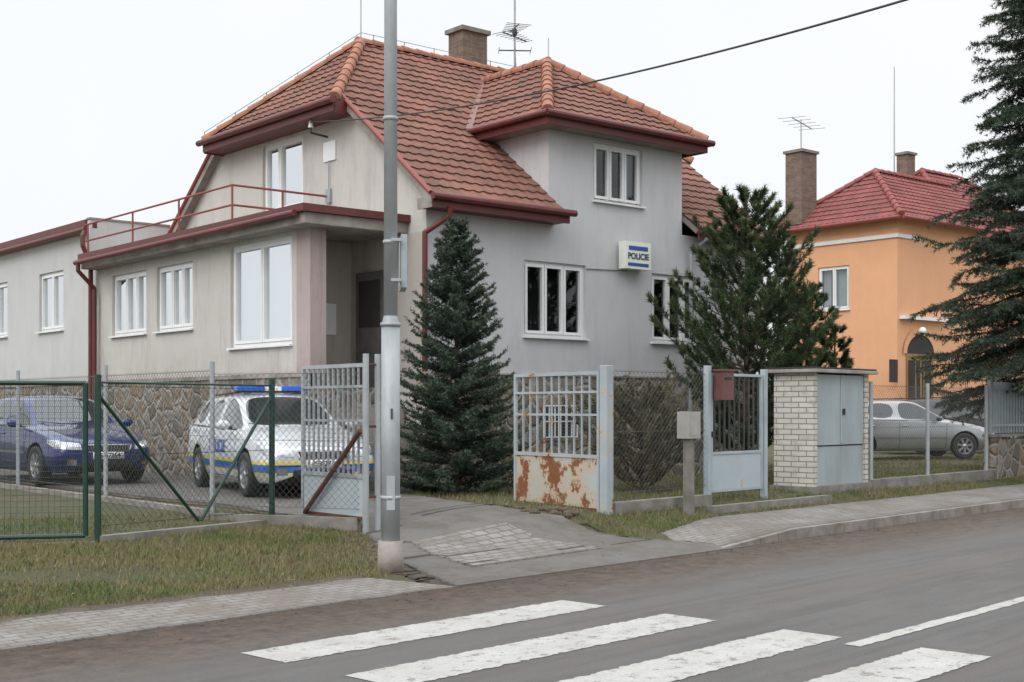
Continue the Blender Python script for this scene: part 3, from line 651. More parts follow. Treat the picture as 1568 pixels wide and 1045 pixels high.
for t0 in range(13):
    ts=np.linspace(0,math.pi,14); a,b_=ts[t0],ts[t0+1]
    w.poly([(1.2+.75*math.cos(a),.05,3.3+.6*math.sin(a)),(1.2+.75*math.cos(b_),.05,3.3+.6*math.sin(b_)),(1.2+.95*math.cos(b_),.05,3.3+.82*math.sin(b_)),(1.2+.95*math.cos(a),.05,3.3+.82*math.sin(a))],'orange')
for a in (.55,1.0,1.45): w.box(a,a+.34,.032,.05,1.5,3.1,'room')
w.box(1.16,1.24,.034,.06,.5,3.3,'wooddoor')
w.box(-.45,-.05,.01,.05,2.4,3.1,'room')
w.obj('front_wall',oh)
w=MB(); w.ball((.9,-.3,4.0),(.12,.12,.12),'white'); w.obj('porch_lamp',oh,True)
w=MB().frame((5,1.0),(1,0),(0,-1)); w.wall(7.5,.3,7.5,[(.6,1.6,4.6,6.0)],'orange'); w.poly([(0,0,.3),(0,-1.2,.3),(0,-1.2,7.5),(0,0,7.5)],'orange')
w.obj('east_wall',oh); window(oh,'window_b',(5,1.0),(1,0),(0,-1),.6,1.6,4.6,6.0,2,'half')
w=MB(); w.poly([(0,4.2,.3),(5.2,4.2,.3),(5.2,4.2,7.5),(0,4.2,7.5)],'orange',True); w.poly([(5,7,.3),(12.5,7,.3),(12.5,7,7.5),(5,7,7.5)],'orange',True); w.poly([(12.5,1,.3),(12.5,7,.3),(12.5,7,7.5),(12.5,1,7.5)],'orange',True); w.poly([(5,4.2,.3),(5,7,.3),(5,7,7.5),(5,4.2,7.5)],'orange',True); w.obj('back_walls',oh)
e=.4; ez=7.45
A0,A1=(1.9,2.1,9.35),(6.5,2.1,9.35)
tiled(oh,'roof_a',[(-e,-e,ez),A0,(-e,4.2+e,ez)],'tile2'); tiled(oh,'roof_b',[(-e,-e,ez),(6,-e,ez),A1,A0],'tile2'); tiled(oh,'roof_c',[(-e,4.6,ez),(6,4.6,ez),A1,A0],'tile2')
B0,B1=(7.6,4,10.3),(10.2,4,10.3)
tiled(oh,'roof_d',[(4.6,.6,ez),B0,(4.6,7.4,ez)],'tile2'); tiled(oh,'roof_e',[(4.6,.6,ez),(12.9,.6,ez),B1,B0],'tile2'); tiled(oh,'roof_f',[(4.6,7.4,ez),(12.9,7.4,ez),B1,B0],'tile2'); tiled(oh,'roof_g',[(12.9,.6,ez),(12.9,7.4,ez),B1],'tile2')
r=MB()
for a,b_ in (((-e,-e,ez),A0),((-e,4.6,ez),A0),(A0,A1),((4.6,.6,ez),B0),((4.6,7.4,ez),B0),(B0,B1),(B1,(12.9,.6,ez))): ridge(r,Vector(a)+Vector((0,0,.03)),Vector(b_)+Vector((0,0,.03)),.1,'ridge2')
r.cyl((-e-.08,-e,ez-.05),(-e-.08,4.6,ez-.05),.06,.06,8,'redrail'); r.cyl((-e,-e-.08,ez-.05),(5,-e-.08,ez-.05),.06,.06,8,'redrail'); r.cyl((4.6,.5,ez-.05),(12.9,.5,ez-.05),.06,.06,8,'redrail')
r.obj('ridges',oh)
chimney(oh,'chimney_a',.1,3.7,7.6,9.95,.8,.65); chimney(oh,'chimney_b',7.2,4.4,9,10.9,.5,.45)
w=MB(); w.cyl((.1,3.7,9.9),(.1,3.7,11.1),.02,.02,6,'galv'); w.cyl((-.9,3.3,10.95),(1.2,4.1,11.0),.02,.02,6,'galv')
for t in (0,.25,.5,.75,1):
    c=Vector((-.9,3.3,10.95)).lerp(Vector((1.2,4.1,11.0)),t); w.cyl(c-Vector((.2,-.4,0)),c+Vector((.2,-.4,0)),.01,.01,5,'galv')
w.cyl((3.0,2.1,9.3),(3.0,2.1,13.0),.025,.015,6,'galv'); w.obj('antenna',oh)
# ------------------------------------------------------------------ lamp post
lp=empty('street_lamp',(-1.18,12.7,0)); gz=H(-1.18,12.7)
w=MB(); w.cyl((0,0,gz-.1),(0,0,gz+.27),.135,.12,20,'mortar'); w.cyl((0,0,gz+.2),(0,0,2.42),.092,.09,20,'galv'); w.cyl((0,0,2.4),(0,0,2.5),.09,.068,20,'galv',False); w.cyl((0,0,2.5),(0,0,9),.068,.055,20,'galv')
for z in (.72,2.4,3.2,4.4): w.cyl((0,0,z),(0,0,z+.035),.1 if z<2.5 else .075,.1 if z<2.5 else .075,20,'galv')
w.path([(0,0,9),(.3,-.3,9.4),(1.2,-1.2,9.5)],.035,8,'galv'); w.obj('pole',lp,True)
w=MB().frame((0,0),(1,0),(0,1)); w.box(1.0,1.5,-1.5,-1.2,9.42,9.56,'ltgrey'); w.obj('lamp_head',lp,bevel=.03)
w=MB().frame((0,0),(1,0),(0,1)); w.box(-.03,.05,-.095,-.089,.62,.95,'galv'); w.box(.01,.03,-.1,-.093,1.5,1.6,'cable'); w.obj('hatch',lp)
ts=empty('traffic_sign',(-1.18,12.7,0),.12)
w=MB().frame((0,0),(1,0),(0,1)); w.box(.10,.16,.0,.5,2.78,3.30,'bluegrey'); w.box(.095,.10,.03,.47,2.81,3.27,'galv'); w.box(0,.1,-.08,.02,3.22,3.25,'galv'); w.box(0,.1,-.08,.02,2.83,2.86,'galv'); w.obj('plate',ts,bevel=.006)
# ------------------------------------------------------------------ fences
def chain(mb,p0,p1,z0,z1,sp=.085,r=.0019,m='wire'):
    p0=Vector((p0[0],p0[1],0));p1=Vector((p1[0],p1[1],0));L=(p1-p0).length;d=(p1-p0)/L;h=z1-z0
    for sg_ in (1,-1):
        c=-h
        while c<L+h:
            t0=max(0,(0-c)/h);t1=min(1,(L-c)/h)
            if t1>t0+.02:
                xa,xb=c+t0*h,c+t1*h; za,zb=(z0+t0*h,z0+t1*h) if sg_>0 else (z1-t0*h,z1-t1*h)
                mb.cyl(p0+d*xa+Vector((0,0,za)),p0+d*xb+Vector((0,0,zb)),r,r,3,m,False)
            c+=sp
    for z in (z0+.02,z1-.02,(z0+z1)/2): mb.cyl(p0+d*0+Vector((0,0,z)),p1+Vector((0,0,z)),.004,.004,4,m,False)
def post(mb,p,z0,z1,r=.03,m='galv'): mb.cyl((p[0],p[1],z0),(p[0],p[1],z1),r,r,10,m)
def curb(mb,p0,p1,zb,zt,th=.2,m='concrete'):
    L=math.dist(p0,p1); D=((p1[0]-p0[0])/L,(p1[1]-p0[1])/L); mb.frame(p0,D,(-D[1],D[0])); mb.box(0,L,-th/2,th/2,zb,zt,m)
def ext(a,b,d):
    L=math.dist(a,b); return (a[0]+(b[0]-a[0])*d/L,a[1]+(b[1]-a[1])*d/L)
w=MB(); pts=[(-1.75,14.95),(-3.58,15.6),(-5.6,18.0),(-7.79,20.6),(-10.2,23.46),(-12.6,26.3)]
for a,b_ in zip(pts[:-1],pts[1:]):
    g=max(H(*a),H(*b_)); chain(w,a,b_,g+.12,g+1.72); curb(w,a,b_,g-.2,g+.04,.1)
for p in pts[1:]: post(w,p,.1,H(*p)+1.85,.03)
w.obj('chain_link_fence')
gp=(-4.25,13.4); gq=(-2.84,15.45)
w=MB(); g=H(*gp)
for p in (gp,gq): post(w,p,g-.2,1.95,.035,'darkgreen')
chain(w,gp,gq,g+.12,1.85,m='darkgreen'); curb(w,gp,gq,g-.2,g+.04,.12)
w.cyl((gp[0],gp[1],1.75),(*ext(gp,gq,1.35),g+.1),.02,.02,8,'darkgreen'); w.cyl((gq[0],gq[1],1.75),(*ext(gq,gp,1.1),g+.1),.02,.02,8,'darkgreen')
w.cyl((gp[0],gp[1],1.87),(gq[0],gq[1],1.87),.012,.012,6,'darkgreen')
w.obj('green_fence')
w=MB(); gl_=(-8.2,12.4); ga=ext(gp,gl_,.12)
g=.2
for a,b_ in ((ga,ext(gp,gl_,2.2)),(ext(gp,gl_,2.28),ext(gp,gl_,4.2))):
    for z in (g+.1,1.86): w.cyl((*a,z),(*b_,z),.025,.025,8,'darkgreen')
    for p in (a,b_): w.cyl((*p,g+.1),(*p,1.86),.028,.028,8,'darkgreen')
    L=math.dist(a,b_)
    for i in range(1,int(L/.06)): p=ext(a,b_,i*.06); w.cyl((*p,g+.1),(*p,1.86),.0022,.0022,3,'darkgreen',False)
    for i in range(1,26): z=g+.1+i*.06; w.cyl((*a,z),(*b_,z),.0022,.0022,3,'darkgreen',False)
w.obj('green_gate')
w=MB(); curb(w,gp,gl_,0,g+.04,.16); w.obj('fence_plinth')
def leaf(name,a,b_,z0,z1,pz,nb,bar='rustbar',pan='rust',mesh=False):
    w=MB(); L=math.dist(a,b_); D=((b_[0]-a[0])/L,(b_[1]-a[1])/L); w.frame(a,D,(-D[1],D[0]))
    t=.045
    w.box(0,t,-.02,.02,z0,z1,bar); w.box(L-t,L,-.02,.02,z0,z1,bar); w.box(t,L-t,-.02,.02,z1-t,z1,bar); w.box(t,L-t,-.02,.02,z0,z0+t,'rustdark'); w.box(t,L-t,-.02,.02,pz,pz+t,bar); w.box(t,L-t,-.018,.018,z1-.28,z1-.25,bar)
    w.box(t,L-t,-.006,.006,z0+t,pz,pan)
    for i in range(1,nb): x=t+(L-2*t)*i/nb; w.box(x-.01,x+.01,-.012,.012,pz+t,z1-t,bar)
    w.box(t,L-t,-.009,.009,(pz+z1)/2-.015,(pz+z1)/2+.015,bar)
    if mesh:
        for i in range(1,24): z=pz+t+(z1-pz-2*t)*i/24; w.box(t,L-t,-.0025,.0025,z,z+.004,'wire')
    return w
lpost=(-1.6,14.8); rpost=(1.195,16.6)
w=leaf('x',(-1.66,14.86),(-2.55,15.9),.32,2.12,.80,12,mesh=True,bar='galv',pan='ltpanel')
w.cyl((-1.72,14.8,1.35),(-2.5,15.75,.35),.03,.03,6,'rustdark')
w.obj('gate_leaf')
w=leaf('x',(1.12,16.62),(.04,18.2),.28,2.08,.96,11,mesh=True); w.obj('gate_leaf')
w=MB()
for dx in (-.05,.07): post(w,(lpost[0]+dx,lpost[1]+dx),.1,2.22,.035,'galv')
for z in (.6,1.4,2.1): w.cyl((lpost[0]-.06,lpost[1]-.06,z),(lpost[0]+.08,lpost[1]+.08,z),.015,.015,6,'rustdark')
w.obj('gate_post')
w=MB(); w.frame(rpost,(rc,rs),(-rs,rc)); w.box(-.06,.08,-.06,.06,.1,2.15,'rustbar'); w.obj('gate_post',bevel=.008)
def RP(t,off=0): return (rpost[0]+rc*t-rs*off, rpost[1]+rs*t+rc*off)
w=MB(); chain(w,RP(.1),RP(2.2),.5,2.1); curb(w,RP(.1),RP(2.25),.1,.40,.16); w.obj('chain_link_fence')
w=MB().frame(RP(2.25),(rc,rs),(-rs,rc)); z0=.42
w.box(-.04,.04,-.04,.04,.2,2.2,'bluegrey'); w.box(1.42,1.5,-.04,.04,.2,2.18,'bluegrey')
w.box(.07,.11,-.02,.02,z0,2.1,'bluegrey'); w.box(1.36,1.40,-.02,.02,z0,2.1,'bluegrey'); w.box(.11,1.36,-.02,.02,2.06,2.1,'bluegrey'); w.box(.11,1.36,-.02,.02,z0,z0+.04,'bluegrey'); w.box(.11,1.36,-.02,.02,.95,.99,'bluegrey')
w.box(.11,1.36,-.008,.008,z0+.04,.95,'ltpanel')
for i in range(10): x=.17+i*.125; w.box(x-.012,x+.012,-.012,.012,.99,2.06,'greendark')
w.box(.05,.09,-.06,.06,1.2,1.28,'black'); w.obj('pedestrian_gate',bevel=.004)
w=MB().frame(RP(2.35),(rc,rs),(-rs,rc)); w.box(-.02,.26,-.2,-.06,1.72,2.12,'mailbox'); w.box(-.05,.29,-.23,-.05,2.122,2.15,'mailbox'); w.box(.02,.2,-.205,-.201,2.0,2.04,'black'); w.obj('mailbox',bevel=.01)
w=MB().frame(RP(1.45,-.25),(rc,rs),(-rs,rc)); w.box(-.06,.06,-.05,.05,.15,1.2,'concrete'); w.box(-.13,.13,-.1,.1,1.2,1.56,'ltgrey'); w.box(-.11,.11,-.104,-.101,1.24,1.52,'ltgrey'); w.obj('meter_box',bevel=.01)
cb_=empty('brick_meter_cabinet',(4.71,20.37,0),RA)
w=MB().frame((0,0),(1,0),(0,1)); w.box(0,.10,0,.72,.38,2.16,'wbrick'); w.box(1.62,1.76,0,.72,.38,2.16,'wbrick'); w.box(.10,1.62,.5,.72,.38,2.16,'wbrick'); w.box(-.05,1.8,-.05,.77,.05,.38,'concrete')
w.obj('brick_walls',cb_)
w=MB().frame((0,0),(1,0),(0,1)); w.box(-.12,1.88,-.12,.82,2.165,2.22,'mortar'); w.box(-.1,1.86,-.1,.8,2.221,2.25,'black'); w.obj('slab',cb_,bevel=.008)
w=MB().frame((0,0),(1,0),(0,1)); w.box(.10,1.62,.03,.06,.38,1.0,'doorgrey'); w.box(.12,.86,.01,.04,1.02,2.14,'doorgrey'); w.box(.87,1.60,.01,.04,1.02,2.14,'doorgrey'); w.box(.845,.885,.0,.009,1.05,2.1,'bluegrey'); w.box(.9,.96,-.02,.0,1.5,1.6,'black')
w.box(.10,1.62,.061,.5,.40,2.13,'room'); w.obj('metal_doors',cb_,bevel=.004)
w=MB(); e1=RP(11.7); chain(w,RP(6.95),e1,.55,2.0); curb(w,RP(6.95),RP(30),.2,.42,.18)
for t in (7.0,9.09,11.6): post(w,RP(t),.3,2.05,.035)
curb(w,RP(1.9,-.28),RP(5.1,-.28),.05,.27,.12); w.obj('chain_link_fence')
w=MB().frame(RP(11.75),(rc,rs),(-rs,rc)); w.box(0,.3,-.12,.12,.2,1.05,'stone'); w.box(.3,9,-.12,.12,.2,1.0,'stone'); w.box(-.02,9,-.14,.14,1.052,1.1,'mortar')
for i in range(60): x=.15+i*.14; w.box(x-.025,x+.025,-.02,.02,1.12,2.12,'bluegrey')
for z in (1.25,1.98): w.box(0,9,-.035,-.021,z,z+.05,'bluegrey')
w.box(-.03,.05,-.03,.03,1.1,2.2,'galv'); w.obj('stone_picket_fence')
w=MB()
for i in range(16):
    x,y=.35+random.uniform(-.3,.6),16.15+random.uniform(-.25,.25); r=random.uniform(.03,.06); w.ball((x,y,H(x,y)+r*.2),(r*1.3,r,r*.8),'soil',5,7)
w.obj('edge_stones')
# ------------------------------------------------------------------ power cable
cu=bpy.data.curves.new('power_cable','CURVE'); cu.dimensions='3D'; cu.bevel_depth=.012; sp=cu.splines.new('POLY')
A=Vector((-3.6,23.33,6.72)); E=Vector((3.64,12,5.79)); E=A+(E-A)*1.45
K=40; sp.points.add(K)
for i in range(K+1):
    t=i/K; p=A.lerp(E,t); p.z-=.5*4*t*(1-t); sp.points[i].co=(*p,1)
o=bpy.data.objects.new('power_cable',cu); COL.objects.link(o); cu.materials.append(M['cable'])
# ------------------------------------------------------------------ conifers
def needles(S,Dr,Ln,K,nl,w,spread=.9,fwd=.5):
    n=len(S); t=rng.uniform(0,1,(n,K,1)); p=S[:,None,:]+Dr[:,None,:]*Ln[:,None,None]*t
    r=rng.normal(0,1,(n,K,3)); r-= (r*Dr[:,None,:]).sum(-1,keepdims=True)*Dr[:,None,:]; r/=np.linalg.norm(r,axis=-1,keepdims=True)+1e-6
    d=Dr[:,None,:]*fwd+r*spread; d/=np.linalg.norm(d,axis=-1,keepdims=True)
    q=rng.normal(0,1,(n,K,3)); sd=np.cross(d,q); sd/=np.linalg.norm(sd,axis=-1,keepdims=True)+1e-6
    L=nl*rng.uniform(.6,1.2,(n,K,1))
    V=np.stack([p-sd*w/2,p+sd*w/2,p+d*L],2)
    return V.reshape(-1,3)
def conifer(name,base,h,rad,z0,nwh,nb,mat,kind,twg=.06,twl=.22,K=14,nl=.045,nw=.011,tr=.06,seed=1,side=None,pw=.8):
    rnd=np.random.default_rng(seed); root=empty(name,base)
    tb=MB(); tb.cyl((0,0,-.05),(0,0,h*.98),tr,.012,10,'bark')
    S=[];D=[];Ls=[];sh=[]; sec=rnd.uniform(.86,1.12,9)
    for i in range(nwh):
        f0=(i+rnd.uniform(-.3,.3))/nwh
        n=nb if f0<.85 else max(4,nb-3); ph=rnd.uniform(0,6.28)
        for j in range(n):
            f=f0+(rnd.uniform(-.5,.5)/nwh*2.2 if kind!='pine' else rnd.uniform(-.15,.15)/nwh); f=min(max(f,0),.99); z=z0+(h-z0)*f**.95
            R=rad*(1-f)**pw*(1 if kind!='pine' else (.6+.8*min(1,f*3) if f<.33 else 1.1))
            az=ph+2*math.pi*j/n+rnd.uniform(-.35,.35)
            if side is not None and math.cos(az-side[0])<side[1]: continue
            L=R*rnd.uniform(.68,1.12)*sec[int((az%6.283)/6.284*9)]+.06
            if kind=='pine': L*=rnd.uniform(.75,1.15)
            hd=np.array([math.cos(az),math.sin(az),0]); dr=rnd.uniform(.6,1.4)
            nseg=7; pts=[]
            for k in range(nseg+1):
                t=k/nseg
                if kind=='pine': zz=z+L*(.25*t+.45*t*t)
                elif kind=='big': zz=z+L*(.12*t-.42*t*t*dr+.16*t**4)
                else: zz=z+L*((.35 if f>.5 else .15)*t-.25*dr*t*t+.28*t**3)+.3*L*f*t
                pts.append(np.array([hd[0]*L*t,hd[1]*L*t,zz])+rnd.normal(0,.015*L,3)*t)
            br=max(.004,tr*.35*L/rad)
            for a,b in zip(pts[:-1],pts[1:]): tb.cyl(a,b,br,br*.8,4,'bark',False); br*=.8
            P=np.array(pts); m=max(3,int(L/twg))
            sidev=np.array([-hd[1],hd[0],0])
            for k in range(m):
                t=(k+.5+rnd.uniform(-.3,.3))/m; t=min(max(t,.02),.999)
                if kind=='pine' and t<.3: continue
                if t<.12: continue
                x=t*nseg; ii=int(x); p=P[ii]+(P[min(ii+1,nseg)]-P[ii])*(x-ii); tan=P[min(ii+1,nseg)]-P[ii]; tan/=np.linalg.norm(tan)+1e-9
                for sgn in (-1,1):
                    l=twl*(1-.55*t)*rnd.uniform(.5,1.3)*min(1,.35+L/rad)
                    if kind=='pine': up=rnd.uniform(.3,1.1); d=tan*.7+sidev*sgn*.8*rnd.uniform(.2,1)+np.array([0,0,up])
                    elif kind=='big': d=tan*.75+sidev*sgn*.8+np.array([0,0,rnd.uniform(-.75,.05)])
                    else: d=tan*.8+sidev*sgn*.75+np.array([0,0,rnd.uniform(-.3,.5)])
                    d/=np.linalg.norm(d); S.append(p);D.append(d);Ls.append(l);sh.append(t)
            S.append(P[-2]);d=P[-1]-P[-2];l=np.linalg.norm(d)
            if kind=='pine': d=d/l+np.array([0,0,.5]);d/=np.linalg.norm(d)
            else: d=d/l
            D.append(d);Ls.append(l*1.2);sh.append(1)
            for k in range(1,nseg):
                d=P[k+1]-P[k];l=np.linalg.norm(d)
                if kind=='pine' and k<3: continue
                S.append(P[k]);D.append(d/l);Ls.append(l);sh.append(k/nseg)
    S.append(np.array([0,0,h*.9]));D.append(np.array([0,0,1.]));Ls.append(h*.1);sh.append(1)
    S=np.array(S);D=np.array(D);Ls=np.array(Ls);sh=np.array(sh)
    V=needles(S,D,Ls,K,nl,nw,.9,.9 if kind=='pine' else .55)
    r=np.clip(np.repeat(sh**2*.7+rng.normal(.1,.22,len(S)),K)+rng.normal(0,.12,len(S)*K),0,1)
    tricloud(name+'_needles',V,r,mat,root); tb.obj(name+'_trunk',root); return root
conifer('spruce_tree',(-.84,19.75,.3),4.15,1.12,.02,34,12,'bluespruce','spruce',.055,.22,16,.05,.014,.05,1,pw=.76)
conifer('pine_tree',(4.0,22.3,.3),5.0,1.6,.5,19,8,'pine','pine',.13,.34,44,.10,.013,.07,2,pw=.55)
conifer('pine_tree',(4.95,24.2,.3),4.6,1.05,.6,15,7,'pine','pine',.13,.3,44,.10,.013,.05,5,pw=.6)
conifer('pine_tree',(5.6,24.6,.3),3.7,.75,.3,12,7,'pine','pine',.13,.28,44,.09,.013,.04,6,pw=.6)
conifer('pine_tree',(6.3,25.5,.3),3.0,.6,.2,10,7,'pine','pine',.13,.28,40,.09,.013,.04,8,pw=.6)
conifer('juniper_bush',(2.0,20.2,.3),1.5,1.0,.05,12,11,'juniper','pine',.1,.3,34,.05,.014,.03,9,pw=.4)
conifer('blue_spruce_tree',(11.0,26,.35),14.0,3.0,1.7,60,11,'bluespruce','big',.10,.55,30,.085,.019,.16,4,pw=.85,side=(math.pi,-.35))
# ------------------------------------------------------------------ cars
def car(name,loc,heading,paint,L=4.5,hscale=1.0,police=False,plate='4S8 7256',estate=True):
    root=empty(name,loc,math.atan2(heading[1],heading[0])); k=L/4.5
    glass,nt,b=newmat('car_glass'); b.inputs['Base Color'].default_value=(.03,.036,.038,1); b.inputs['Roughness'].default_value=.04; b.inputs['IOR'].default_value=1.7; b.inputs['Coat Weight'].default_value=.6
    ST_=[(2.26,.45,.60,.56,.48,.42,.36,.34,.60,.655,.67),
        (2.20,.62,.76,.70,.60,.54,.46,.24,.64,.70,.715),
        (1.98,.74,.845,.79,.68,.63,.55,.20,.715,.775,.79),
        (1.55,.78,.885,.83,.74,.68,.60,.19,.82,.87,.89),
        (1.10,.79,.89,.845,.77,.71,.64,.19,.89,.935,.965),
        (.88,.79,.89,.85,.79,.735,.68,.19,.915,.965,1.00),
        (.22,.79,.89,.86,.80,.635,.575,.19,.94,1.36,1.43),
        (-.02,.79,.89,.86,.80,.62,.56,.19,.945,1.395,1.465),
        (-.30,.79,.89,.86,.80,.615,.555,.19,.95,1.405,1.475),
        (-.38,.79,.89,.86,.80,.615,.555,.19,.95,1.405,1.475),
        (-1.12,.79,.89,.86,.80,.61,.55,.19,.965,1.395,1.465),
        (-1.22,.79,.89,.86,.80,.61,.55,.19,.965,1.395,1.46)]
    if estate: ST_+=[(-1.78,.79,.88,.85,.785,.60,.54,.20,.975,1.37,1.435),(-1.93,.78,.87,.84,.77,.60,.54,.22,.975,1.355,1.42),(-2.16,.75,.85,.80,.73,.62,.56,.26,.95,1.02,1.05),(-2.25,.66,.76,.70,.62,.56,.5,.32,.78,.88,.93)]
    else: ST_+=[(-1.45,.79,.88,.85,.78,.62,.56,.20,.97,1.30,1.37),(-1.6,.78,.87,.84,.77,.63,.57,.22,.97,1.22,1.30),(-2.1,.75,.85,.80,.73,.64,.58,.26,.94,1.0,1.04),(-2.22,.66,.76,.70,.62,.56,.5,.32,.78,.88,.93)]
    bm=bmesh.new(); cr=bm.edges.layers.float.new('crease_edge'); rows=[]
    for s in ST_:
        x,wb,wm,ws,wg,wr,w7,zb,zs,z6,zc=s; x*=k
        hp=[(0,zb),(wb,zb),(wm,zb+.16),(wm,max(zb+.3,zs-.22)),(ws,zs),(wg,zs+.022),(wr,z6),(w7,z6+(zc-z6)*.55),(w7*.5,zc-.008),(0,zc)]
        hp=[(y,z*hscale) for y,z in hp]
        ring=[bm.verts.new((x,y,z)) for y,z in hp]+[bm.verts.new((x,-y,z)) for y,z in hp[-2:0:-1]]; rows.append(ring)
    n=len(rows[0]); nst=len(rows)
    for i in range(nst-1):
        for j in range(n):
            f=bm.faces.new((rows[i][j],rows[i][(j+1)%n],rows[i+1][(j+1)%n],rows[i+1][j])); f.smooth=True
            jj=j if j<9 else n-1-j
            mi=0
            if jj==5 and i in (5,6,7,9,11) : mi=1
            if jj in (7,8) and i==5: mi=1
            if jj in (7,8) and i==13: mi=1
            if jj in (0,): mi=2
            f.material_index=mi
    bm.faces.new(rows[0][::-1]); bm.faces.new(rows[-1])
    bm.edges.ensure_lookup_table()
    for e_ in bm.edges:
        ms=[f.material_index for f in e_.link_faces]
        if len(ms)==2 and ms[0]!=ms[1]: e_[cr]=.75
    for i in range(nst-1):
        for j in (4,n-4):
            ed=bm.edges.get((rows[i][j],rows[i+1][j]))
            if ed: ed[cr]=max(ed[cr],.45)
    bmesh.ops.recalc_face_normals(bm,faces=bm.faces[:])
    me=bpy.data.meshes.new(name+'_tmp'); bm.to_mesh(me); bm.free()
    mats=[paint,glass,M['black'],M['black']]
    for mm in mats: me.materials.append(mm)
    ob=bpy.data.objects.new(name+'_tmp',me); COL.objects.link(ob); md=ob.modifiers.new('s','SUBSURF'); md.levels=3; md.render_levels=3
    FX,RX=1.36*k,-1.26*k; WR=.315
    ct=MB()
    for x in (FX,RX):
        for sy in (-1,1): ct.cyl((x,sy*.60,WR+.0),(x,sy*1.2,WR+.0),WR+.055,WR+.055,32,M['black'])
    for mm in mats:
        if mm not in ct.ml: ct.ml.append(mm)
    co=ct.obj(name+'_cut'); bo=ob.modifiers.new('b','BOOLEAN'); bo.object=co; bo.operation='DIFFERENCE'; bo.solver='EXACT'
    try: bo.material_mode='TRANSFER'
    except Exception: pass
    dg=bpy.context.evaluated_depsgraph_get(); dg.update(); m2=bpy.data.meshes.new_from_object(ob.evaluated_get(dg)); m2.name=name+'_body'
    bpy.data.objects.remove(ob); bpy.data.objects.remove(co)
    body=bpy.data.objects.new('body',m2); COL.objects.link(body); body.parent=root
    bb=bmesh.new(); bb.from_mesh(m2); bvh=BVHTree.FromBMesh(bb); bb.free()
    d=MB()
    def drape(axis,quad,nu,nv,off,m):
        q=[Vector(c) for c in quad]; kk=d.mi(m); grid={}
        for i in range(nu+1):
            for j in range(nv+1):
                u,v=i/nu,j/nv; c=q[0]*(1-u)*(1-v)+q[1]*u*(1-v)+q[2]*u*v+q[3]*(1-u)*v
                if axis=='x+': o_,dr=Vector((5,c.x,c.y)),Vector((-1,0,0))
                elif axis=='x-': o_,dr=Vector((-5,c.x,c.y)),Vector((1,0,0))
                elif axis=='y+': o_,dr=Vector((c.x,5,c.y)),Vector((0,-1,0))
                elif axis=='y-': o_,dr=Vector((c.x,-5,c.y)),Vector((0,1,0))
                else: o_,dr=Vector((c.x,c.y,5)),Vector((0,0,-1))
                h=bvh.ray_cast(o_,dr)
                if h[0] is not None: grid[i,j]=len(d.v); nn=h[1]; nn=nn if nn.dot(dr)<0 else -nn; d.v.append(h[0]+nn*off)
        for i in range(nu):
            for j in range(nv):
                ks=[(i,j),(i+1,j),(i+1,j+1),(i,j+1)]
                if all(t in grid for t in ks): d.f.append([grid[t] for t in ks]); d.m.append(kk)
    lampm=LAMP
    for sg_ in (1,-1):
        ax='y+' if sg_>0 else 'y-'
        drape('x+',[(sg_*.80,.60),(sg_*.44,.575),(sg_*.46,.675),(sg_*.77,.725)],12,6,.006,CHROME); drape('x+',[(sg_*.775,.612),(sg_*.465,.588),(sg_*.48,.665),(sg_*.75,.708)],12,6,.010,lampm)
        drape(ax,[(2.0*k,.615),(1.78*k,.68),(1.76*k,.745),(2.0*k,.72)],6,4,.008,lampm)
        drape('x+',[(sg_*.66,.33),(sg_*.52,.33),(sg_*.52,.42),(sg_*.66,.42)],5,4,.006,CHROME)
        drape('x-',[(sg_*.78,.62),(sg_*.60,.62),(sg_*.60,.92),(sg_*.76,.92)],5,8,.008,TAIL)
        drape(ax,[(-1.95*k,.66),(-2.2*k,.66),(-2.18*k,.9),(-2.0*k,.9)],5,5,.008,TAIL)
        for x0,x1,za,zb_ in ((.86,.90,.26,.92),(-.33,-.31,.24,.93),(-1.02,-1.2,.5,.93)):
            drape(ax,[(x0*k,za),(x0*k+.011,za),(x1*k+.011,zb_),(x1*k,zb_)],1,14,.0015,M['black'])
        drape(ax,[(.86*k,.24),(-.98*k,.24),(-.98*k,.252),(.86*k,.252)],16,1,.0015,M['black'])
        if not police: drape(ax,[(.9*k,.50),(-1.0*k,.50),(-1.0*k,.535),(.9*k,.535)],18,2,.010,TRIM)
        drape(ax,[(.75*k,.925),(-1.75*k,.965),(-1.75*k,.985),(.75*k,.945)],24,1,.004,M['black'])
        for hx in (-.18,-1.0):
            h=bvh.ray_cast(Vector((hx*k,sg_*5,.82)),Vector((0,-sg_,0)))
            if h[0]: d.ball((hx*k,h[0].y+sg_*.012,.82),(.09,.018,.016),paint,6,10)
        d.ball((.66*k,sg_*.99,1.0*hscale),(.07,.11,.075),paint,8,14); d.ball((.615*k,sg_*.99,1.0*hscale),(.035,.095,.06),glass,6,12); d.cyl((.68*k,sg_*.86,.96),(.67*k,sg_*.94,.98),.025,.02,8,M['black'])
        if estate: d.cyl((-.1,sg_*.52,1.49*hscale),(-1.6*k,sg_*.5,1.455*hscale),.014,.014,6,M['black'])
    drape('x+',[(-.36,.535),(.36,.535),(.41,.66),(-.41,.66)],14,5,.006,CHROME); drape('x+',[(-.33,.55),(.33,.55),(.38,.648),(-.38,.648)],14,5,.010,M['black'])
    for i in range(-7,8): drape('x+',[(i*.045-.005,.552),(i*.045+.005,.552),(i*.05+.005,.646),(i*.05-.005,.646)],1,3,.013,TRIM)
    drape('x+',[(-.46,.27),(.46,.27),(.44,.40),(-.44,.40)],12,4,.006,M['black'])
    drape('x+',[(-.7,.445),(.7,.445),(.7,.46),(-.7,.46)],14,1,.004,M['black'])
    d.frame((2.265*k,0),(0,1),(1,0)); d.box(-.26,.26,-.0,.012,.425,.535,M['white'])
